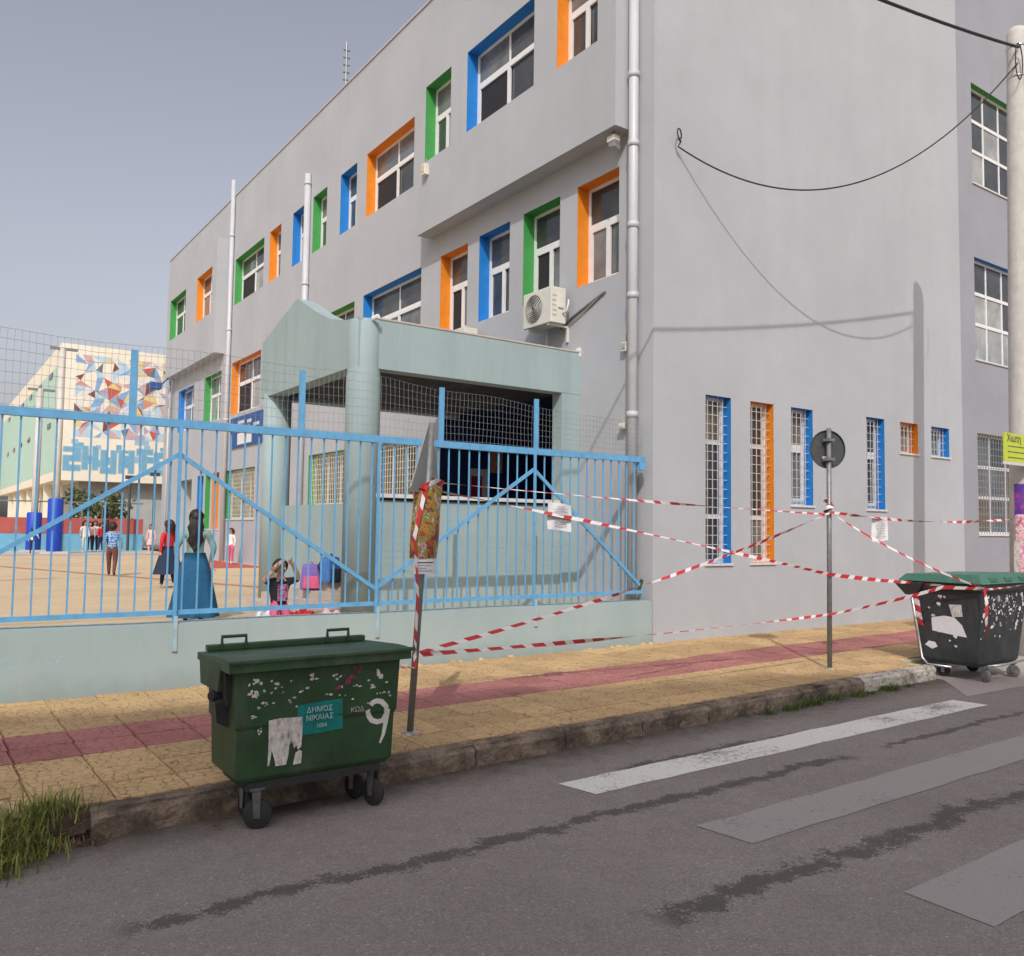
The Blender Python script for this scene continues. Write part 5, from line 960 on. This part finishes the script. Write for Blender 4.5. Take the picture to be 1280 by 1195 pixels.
# ------------------------------------------------------------------ people
def person(label, loc, h, face, top, bottom, shoe='cl_shoe', hair='hair_dark', pose=None, headk=1.0, sleeves=True, skirt=None, longhair=0.0, fingers=False, cat='person', stripes=None, bulk=1.0, bun=False):
    J = dict(pelvis=(0, 0, .515), waist=(0, 0, .60), chest=(0, 0.005, .71), neckb=(0, 0.008, .805), neck=(0, 0, .845), head1=(0, -.008, .885), head2=(0, -.004, .93), crown=(0, .004, .972),
             ls=(.095, .008, .785), le=(.13, .012, .63), lw=(.135, -.02, .50), lh=(.135, -.035, .455), rs=(-.095, .008, .785), re=(-.13, .012, .63), rw=(-.135, -.02, .50), rh=(-.135, -.035, .455),
             lhip=(.052, 0, .485), lk=(.058, -.01, .275), la=(.06, .01, .05), lt=(.066, -.075, .018), rhip=(-.052, 0, .485), rk=(-.058, -.01, .275), ra=(-.06, .01, .05), rt=(-.066, -.075, .018))
    J.update(pose or {})
    Rd = dict(pelvis=(.082, .062), waist=(.068, .05), chest=(.084, .06), neckb=(.05, .042), neck=(.028, .03), head1=(.046, .055), head2=(.052, .062), crown=(.03, .036), ls=(.04, .038), le=(.028, .028), lw=(.02, .018), lh=(.021, .014), rs=(.04, .038), re=(.028, .028), rw=(.02, .018), rh=(.021, .014),
              lhip=(.06, .058), lk=(.038, .04), la=(.024, .026), lt=(.024, .017), rhip=(.06, .058), rk=(.038, .04), ra=(.024, .026), rt=(.024, .017))
    E_ = [('pelvis', 'waist'), ('waist', 'chest'), ('chest', 'neckb'), ('neckb', 'neck'), ('neck', 'head1'), ('head1', 'head2'), ('head2', 'crown'), ('chest', 'ls'), ('ls', 'le'), ('le', 'lw'), ('lw', 'lh'), ('chest', 'rs'), ('rs', 're'), ('re', 'rw'), ('rw', 'rh'), ('pelvis', 'lhip'), ('lhip', 'lk'), ('lk', 'la'), ('la', 'lt'), ('pelvis', 'rhip'), ('rhip', 'rk'), ('rk', 'ra'), ('ra', 'rt')]
    names = list(J); me = bpy.data.meshes.new('sk'); me.from_pydata([Vector(J[n]) * h for n in names], [(names.index(a), names.index(b)) for a, b in E_], [])
    ob = bpy.data.objects.new('sk', me); col.objects.link(ob); ob.modifiers.new('s', 'SKIN').use_smooth_shade = True; sb_ = ob.modifiers.new('d', 'SUBSURF'); sb_.levels = 2; sb_.render_levels = 2
    for i, n in enumerate(names):
        k = headk if n in ('head1', 'head2', 'crown') else bulk
        me.skin_vertices[0].data[i].radius = (Rd[n][0] * h * k, Rd[n][1] * h * k); me.skin_vertices[0].data[i].use_root = n == 'pelvis'
    bpy.context.view_layer.update()
    bm_ = bpy.data.meshes.new_from_object(ob.evaluated_get(bpy.context.evaluated_depsgraph_get())); bpy.data.objects.remove(ob)
    if fingers:
        b2 = bmesh.new(); b2.from_mesh(bm_)
        for sd in ('l', 'r'):
            w_, hd = Vector(J[sd + 'w']) * h, Vector(J[sd + 'h']) * h; d = (hd - w_).normalized(); sx = d.cross(Vector((0, 1, 0))); sx = sx.normalized() if sx.length > .1 else Vector((1, 0, 0)); nr = sx.cross(d)
            for k, ln in enumerate((.036, .044, .046, .042, .034)):
                o_ = hd - d * .012 * h + sx * (k - 2) * .0085 * h; dd = d if k else (d + sx * -1.0).normalized(); tip = o_ + dd * ln * h; midp = o_.lerp(tip, .5) + nr * .004 * h
                t_ = MB(); t_.tube([o_, midp, tip], [.0058 * h, .0055 * h, .004 * h], 6); vv = [b2.verts.new(q) for q in t_.v]
                for f in t_.f:
                    try: b2.faces.new([vv[i] for i in f]).smooth = True
                    except ValueError: pass
        b2.to_mesh(bm_); b2.free()
    mats = [skin_ for skin_ in ('skin', top, bottom, shoe, 'hair_dark', stripes or top)]
    bm_.materials.clear()
    for m_ in mats: bm_.materials.append(MATS[m_])
    seg = {('head1', 'head2'): 0, ('head2', 'crown'): 0, ('neck', 'head1'): 0, ('neckb', 'neck'): 0, ('lw', 'lh'): 0, ('rw', 'rh'): 0, ('le', 'lw'): 1 if sleeves else 0, ('re', 'rw'): 1 if sleeves else 0, ('pelvis', 'waist'): 1, ('waist', 'chest'): 1, ('chest', 'neckb'): 1, ('chest', 'ls'): 1, ('chest', 'rs'): 1, ('ls', 'le'): 1, ('rs', 're'): 1, ('lhip', 'lk'): 2, ('rhip', 'rk'): 2, ('lk', 'la'): 2, ('rk', 'ra'): 2, ('la', 'lt'): 3, ('ra', 'rt'): 3, ('pelvis', 'lhip'): 2, ('pelvis', 'rhip'): 2}
    segs = [(Vector(J[a]) * h, Vector(J[b]) * h, m_) for (a, b), m_ in seg.items()]
    for pg in bm_.polygons:
        c = pg.center; best = (9, 0)
        for a, b, m_ in segs:
            d = b - a; t_ = max(0, min(1, (c - a).dot(d) / d.length_squared)); q = (c - a - d * t_).length
            if q < best[0]: best = (q, m_)
        pg.material_index = best[1] if not (best[1] == 1 and stripes and int(c.z / h / .022) % 2) else 5; pg.use_smooth = True
    r = empty('person', loc, face); tag(r, label, cat)
    o = bpy.data.objects.new('body', bm_); col.objects.link(o); o.parent = r
    # hair: a cap over the back of the head, longer hair falls down the back
    H1, H2, CR = [Vector(J[n]) * h for n in ('head1', 'head2', 'crown')]; hc = H1.lerp(H2, .75); hb_ = MB(); n = 16; rows = 9; vs = []; rg = random.Random(int(h * 999))
    axis = (CR - H1).normalized(); X_ = Vector((1, 0, 0)); X_ = (X_ - axis * X_.dot(axis)).normalized(); Y_ = axis.cross(X_)
    for j in range(rows + 1):
        ph = math.pi * 0.78 * j / rows
        for k in range(n):
            a = 2 * math.pi * k / n; front = max(0, -math.sin(a)); pq = ph * (1 - .52 * front); rr = h * headk * (1.0 + .05 * math.sin(a * 7 + j) )
            vs.append(hc + (X_ * math.cos(a) * math.sin(pq) * .064 + Y_ * (math.sin(a) * math.sin(pq) * .074 + .006) + axis * math.cos(pq) * .066) * rr)
    hb_.add(vs, [(j * n + k, j * n + (k + 1) % n, (j + 1) * n + (k + 1) % n, (j + 1) * n + k) for j in range(rows) for k in range(n)])
    if longhair:
        m2, nn2 = 8, 9; vs = []
        for j in range(m2 + 1):
            z = CR.z - h * (.03 + (longhair) * j / m2); wd = h * headk * (.050 + .014 * math.sin(j / m2 * 3.0) + .004 * math.sin(j * 2.4)) * (1 if j < m2 - 1 else (.85 if j < m2 else .5))
            for k in range(nn2): 
                u = k / (nn2 - 1) * 2 - 1; vs.append((CR.x + u * wd + .006 * h * math.sin(j * 2 + k), CR.y + h * (.05 + .028 * (1 - u * u) + .012 * math.sin(k * 2.5 + j)) * (1.0 if j > 1 else .8), z + (.02 * h * math.sin(k * 1.9) if j == m2 else 0)))
            for k in range(nn2): 
                u = 1 - k / (nn2 - 1) * 2; vs.append((CR.x + u * wd, CR.y + h * .012, z))
        q = 2 * nn2; hb_.add(vs, [(j * q + k, j * q + (k + 1) % q, (j + 1) * q + (k + 1) % q, (j + 1) * q + k) for j in range(m2) for k in range(q)] + [tuple(range(q)), tuple(m2 * q + k for k in range(q - 1, -1, -1))])
    hb_.build('hair', hair, r, True)
    if skirt:
        mt, zt_, zb_, r0, r1 = skirt; n = 28; vs = []; rows = 7; sk = MB()
        for j in range(rows + 1):
            f = j / rows; rr = (r0 + (r1 - r0) * f ** .8) * h
            for k in range(n): a = 2 * math.pi * k / n; q = rr * (1 + .11 * f * math.sin(a * 8 + 1) + .05 * f * math.sin(a * 3)); vs.append((math.cos(a) * q, math.sin(a) * q * .8, (zt_ + (zb_ - zt_) * f) * h))
        sk.add(vs, [(j * n + k, j * n + (k + 1) % n, (j + 1) * n + (k + 1) % n, (j + 1) * n + k) for j in range(rows) for k in range(n)] + [tuple(range(n))]); sk.build('skirt', mt, r, True)
    # face details
    fc = MB(); f0 = hc + Vector((0, -.062 * h * headk, 0)); s_ = h * headk
    for sx in (-1, 1): fc.mat(0).box((f0.x + sx * .021 * s_ - .008 * s_, f0.y - .002, hc.z - .004 * s_), (f0.x + sx * .021 * s_ + .008 * s_, f0.y + .012, hc.z + .004 * s_))
    fc.mat(1).hexa([(f0.x - .009 * s_, f0.y - .014 * s_, hc.z - .024 * s_), (f0.x + .009 * s_, f0.y - .014 * s_, hc.z - .024 * s_), (f0.x + .009 * s_, f0.y + .01, hc.z - .024 * s_), (f0.x - .009 * s_, f0.y + .01, hc.z - .024 * s_)], [(f0.x - .004 * s_, f0.y - .002 * s_, hc.z), (f0.x + .004 * s_, f0.y - .002 * s_, hc.z), (f0.x + .004 * s_, f0.y + .01, hc.z), (f0.x - .004 * s_, f0.y + .01, hc.z)])
    fc.mat(2).box((f0.x - .015 * s_, f0.y + .002, hc.z - .040 * s_), (f0.x + .015 * s_, f0.y + .012, hc.z - .034 * s_)); fc.build('face', ['hair_dark', 'skin', 'far_red'], r)
    return r
def walkpose(s): return dict(lk=(.058, -.05 * s, .28), la=(.06, -.09 * s, .06), lt=(.066, -.17 * s, .03), rk=(-.058, .01 * s, .28), ra=(-.06, .11 * s, .075), rt=(-.066, .06 * s, .02), le=(.135, .05 * s, .64), lw=(.14, .03 * s, .51), lh=(.14, .02, .465), re=(-.135, -.03 * s, .64), rw=(-.14, -.10 * s, .54), rh=(-.14, -.13 * s, .50))
G_ = 0.604
p = onz(241, 778, G_); person('woman with long dark hair, sage blouse and long teal skirt', (p.x, p.y, G_), 1.63, R(165), 'cl_sage', 'cl_teal', 'cl_darkshoe', 'hair_dark', dict(le=(.155, .03, .645), lw=(.14, -.02, .52), re=(-.155, .03, .645), rw=(-.13, -.04, .53)), 1.0, True, ('cl_teal', .605, .05, .085, .20), .31, True)
p = onz(307, 778, G_); K = 1.25
person('child in black shirt with pink print shading the eyes with both hands', (p.x, 10.85, G_), K, R(12), 'cl_black', 'cl_pink', 'cl_shoe', 'hair_dark',
       dict(pelvis=(0, .03, .26), waist=(0, .02, .345), chest=(0, .015, .455), neckb=(0, .01, .55), neck=(0, 0, .60), head1=(0, -.012, .645), head2=(0, -.008, .70), crown=(0, 0, .752), ls=(.10, .01, .53), rs=(-.10, .01, .53), le=(.205, -.04, .545), re=(-.205, -.04, .545), lw=(.095, -.10, .705), rw=(-.095, -.10, .705), lh=(.045, -.112, .74), rh=(-.045, -.112, .74),
            lhip=(.055, 0, .24), rhip=(-.055, 0, .24), lk=(.07, -.12, .05), rk=(-.07, -.12, .05), la=(.065, .10, .035), ra=(-.065, .10, .035), lt=(.066, .16, .02), rt=(-.066, .16, .02)), 1.22, False, None, 0, True, bulk=1.22)
child = bpy.context.scene.objects['person.001']; b_ = MB(); vs = []
for j in range(6):
    z = (.33 + .035 * j) * K
    for k in range(7): u = (k / 6 - .5) * 2; vs.append((u * .062 * K, (-.055 - .018 * (1 - u * u)) * K - .012, z))
b_.add(vs, [(j * 7 + k, j * 7 + k + 1, (j + 1) * 7 + k + 1, (j + 1) * 7 + k) for j in range(5) for k in range(6)]); b_.build('shirt_print', 'print_pink', child, True)
p = onz(203, 735, G_); person('girl in red top and dark navy skirt with brown hair', (p.x + .1, p.y, G_), 1.50, R(200), 'cl_red', 'cl_navy', 'cl_shoe', 'hair_brown', walkpose(.6), 1.1, True, ('cl_navy', .60, .20, .085, .21), .16)
p = onz(139, 720, G_); person('boy in blue striped shirt and brown trousers walking away', (p.x, p.y, G_), 1.42, R(160), 'cl_blue', 'cl_brown', 'cl_darkshoe', 'hair_dark', walkpose(1.0), 1.15, False, stripes='cl_stripe2', bulk=1.1)
p = onz(288, 705, G_); person('girl in white top and pink leggings by the wall', (p.x, p.y, G_), 1.28, R(-60), 'cl_white', 'cl_pink', 'cl_shoe', 'hair_brown', None, 1.15, True, None, .12)
p = onz(40, 692, G_); person('small child in white shirt and dark trousers beside the blue pads', (p.x, p.y, G_), 1.15, R(170), 'cl_white', 'cl_navy', 'cl_darkshoe', 'hair_dark', dict(re=(-.17, 0, .68), rw=(-.2, -.05, .60), rh=(-.2, -.06, .55)), 1.2)
for i, (px, py, h, tp, bt, fc, lh_, lab) in enumerate(((105, 688, 1.5, 'cl_white', 'cl_white', 20, .2, 'child all in white at the edge of the group'), (112, 686, 1.45, 'cl_palepink', 'cl_black', -20, .15, 'child in pale top and black trousers within the group'), (118, 686, 1.5, 'cl_white', 'cl_navy', 0, .15, 'child in white shirt and navy trousers within the group'), (125, 687, 1.4, 'cl_red', 'cl_navy', 40, 0, 'child in red top within the group'), (132, 690, 1.55, 'cl_navy', 'cl_black', 150, .2, 'dark clothed child at the back of the group'))):
    p = ony(px, py, 43.8 + 0.35 * (i % 3)); tag(person(lab, (p.x, p.y, G_), h, R(fc), tp, bt, 'cl_shoe', 'hair_dark', walkpose(.4) if i % 2 else None, 1.15, True, None, lh_), group='children gathered by the yard wall')
p = onz(194, 693, G_); person('girl in pale pink with a dark backpack by the far wall', (p.x - .2, p.y, G_), 1.35, R(-30), 'cl_palepink', 'cl_palepink', 'cl_shoe', 'hair_dark', None, 1.15, True, ('cl_palepink', .56, .32, .08, .14), .12)
person('dark clothed child leaning with folded arms on the porch sill', (8.65, 12.28, 1.10), 1.45, R(10), 'cl_navy', 'cl_black', 'cl_darkshoe', 'hair_dark', dict(le=(.16, -.06, .74), lw=(.06, -.17, .978), lh=(0.0, -.22, .985), re=(-.16, -.06, .74), rw=(-.08, -.2, .975), rh=(-.14, -.25, .985)), 1.1, False)
for o in list(bpy.context.scene.objects):
    if o.get('label', '').startswith('dark clothed child leaning'): o.location.z = 0.95; MB().box((-.35, -.1, -.345), (.35, .25, -.001)).build('step_stool', 'stone_step', o)

# ------------------------------------------------------------------ bags and jackets by the porch
def backpack(c, rz, mt, mt2, label):
    t_ = empty('backpack', c, rz); tag(t_, label, 'backpack'); b_ = MB(); b_.hexa([(-.17, -.10, 0), (.17, -.10, 0), (.17, .10, 0), (-.17, .10, 0)], [(-.13, -.07, .40), (.13, -.07, .40), (.13, .09, .40), (-.13, .09, .40)]); b_.build('bag', mt, t_, bevel=.05)
    MB().hexa([(-.13, -.16, .03), (.13, -.16, .03), (.13, -.09, .03), (-.13, -.09, .03)], [(-.11, -.14, .22), (.11, -.14, .22), (.11, -.08, .22), (-.11, -.08, .22)]).build('front_pocket', mt2, t_, bevel=.025)
    for s_ in (-1, 1): MB().tube([(s_ * .09, .09, .36), (s_ * .11, .16, .25), (s_ * .1, .10, .06)], .018, 6).build('strap', mt2, t_, True)
    MB().tube([(-.04, 0, .39), (0, 0, .44), (.04, 0, .39)], .012, 6).build('handle', mt2, t_, True)
backpack((5.15, 12.75, 0.992), R(-20), 'cl_purple', 'cl_pink', 'purple and pink backpack on the steps'); backpack((5.35, 12.45, 1.12), R(30), 'cl_blue', 'cl_navy', 'blue backpack next to the purple one on the steps')
def jacket(c, rx, ry, mt, label, seed):
    rg = random.Random(seed); b_ = MB(); n = 12; vs = []; k1, k2, k3 = rg.uniform(2, 5), rg.uniform(2, 5), rg.uniform(0, 6)
    for j in range(n + 1):
        for i in range(n + 1):
            u, v = i / n * 2 - 1, j / n * 2 - 1; r_ = max(abs(u), abs(v)); z = .16 * (1 - r_ ** 2) * (1 + .5 * math.sin(u * k1 * 2 + k3) * math.sin(v * k2 * 2)) + .002; vs.append((c[0] + u * rx * (1 + .12 * math.sin(v * 5 + k3)), c[1] + v * ry * (1 + .15 * math.sin(u * 4 + k3)), c[2] + z))
    b_.add(vs, [(j * (n + 1) + i, j * (n + 1) + i + 1, (j + 1) * (n + 1) + i + 1, (j + 1) * (n + 1) + i) for j in range(n) for i in range(n)]); tag(b_.build('dropped_jacket', mt, None, True), label, 'jacket')
jacket((4.25, 12.0, 0.601), .32, .28, 'cl_white', 'white jacket lying in the yard beside the steps', 1); jacket((4.62, 11.7, 0.601), .30, .22, 'cl_red', 'red jacket lying at the foot of the steps', 2); jacket((4.95, 11.55, 0.601), .26, .2, 'cl_palepink', 'pale pink jacket lying in front of the porch column', 3)

# ------------------------------------------------------------------ weeds and litter along the kerb
rj = random.Random(77)
def grass(name, spots, n, hgt, mt, label, seed, spread):
    rg = random.Random(seed); pass; b_ = MB()
    for i in range(n):
        cx_, cy_, cz_, k = rg.choice(spots); x, y = cx_ + rg.gauss(0, spread[0]), cy_ + rg.gauss(0, spread[1]); a = rg.uniform(0, 6.28); L = hgt * k * rg.uniform(.3, 1.4); ln = rg.uniform(.15, 1.0); w_ = rg.uniform(.0025, .006) * (1 + 6 * hgt * 0)
        d = Vector((math.cos(a), math.sin(a), 0)); e = Vector((-d.y, d.x, 0)) * w_; p0 = Vector((x, y, cz_)); p1 = p0 + d * L * ln * .35 + Vector((0, 0, L * .55)); p2 = p0 + d * L * ln + Vector((0, 0, L * (1 - .35 * ln)))
        b_.add([p0 - e, p0 + e, p1 + e * .8, p1 - e * .8, p2], [(0, 1, 2, 3), (3, 2, 4)])
    o = b_.build(name, mt); return tag(o, label, 'grass', kind='stuff')
grass('grass', [(.42, 5.78, .0, .9), (.55, 5.9, .05, 1.0), (.62, 6.0, .10, 1.1), (.72, 6.08, .14, 1.15), (.50, 6.05, .12, 1.0), (.35, 5.92, .06, .9), (.80, 6.12, .16, 1.1), (.45, 5.70, .0, .8), (.60, 5.80, .0, .8), (.30, 5.74, .0, .7), (.70, 5.90, .03, .8)], 1400, .15, 'grass_blade', 'long green and yellow grass tuft at the broken kerb', 31, (.09, .075))
grass('dry_grass', [(.78, 5.92, .02, .6), (.92, 5.92, .02, .5), (1.05, 5.93, .01, .4), (.66, 5.86, .0, .6)], 130, .08, 'dry_leaf', 'brown dead grass at the broken kerb end', 33, (.06, .05))
grass('weeds', [(x_, kerb_y(x_) - .02 - rj.uniform(0, .09), .0, rj.uniform(.4, 1.3)) for x_ in [rj.triangular(7.2, 11.2, 10.0) for _ in range(26)]], 1500, .075, 'weed', 'low green weeds and moss along the foot of the kerb', 35, (.05, .03))
grass('weeds', [(3.3 + .3 * k, kerb_y(3.3 + .3 * k) - .01, .0, .35) for k in range(5)], 90, .06, 'dry_leaf', 'thin dry weeds in the gutter by the leaning post', 37, (.1, .02))
b_ = MB(); rg = random.Random(8)
for i in range(60):
    x = rg.uniform(.3, 1.05); y = kerb_y(x) + rg.uniform(-.1, .12); s_ = rg.uniform(.015, .05); z = rg.uniform(0, .09) if y > kerb_y(x) else 0.0
    b_.hexa([(x - s_, y - s_, z - .02), (x + s_, y - s_ * .8, z - .02), (x + s_ * .8, y + s_, z - .02), (x - s_, y + s_, z - .02)], [(x - s_ * .5, y - s_ * .6, z + s_), (x + s_ * .6, y - s_ * .3, z + s_ * .8), (x + s_ * .3, y + s_ * .6, z + s_), (x - s_ * .7, y + s_ * .4, z + s_ * .7)])
o = b_.build('rubble', 'soil'); tag(o, 'dark crumbled kerb rubble under the grass tuft', 'rubble', kind='stuff')
b_ = MB()
for i in range(140):
    x = rg.uniform(.5, 11); y = kerb_y(x) - abs(rg.gauss(0, .12)) - .02; s_ = rg.uniform(.006, .02); a = rg.uniform(0, 3)
    b_.quad((x + math.cos(a) * s_, y + math.sin(a) * s_, .006), (x - math.sin(a) * s_ * .5, y + math.cos(a) * s_ * .5, .012), (x - math.cos(a) * s_, y - math.sin(a) * s_, .006), (x + math.sin(a) * s_ * .5, y - math.cos(a) * s_ * .5, .009))
o = b_.build('fallen_leaves', 'dry_leaf'); tag(o, 'scattered dead leaves in the gutter', 'leaves', kind='stuff')
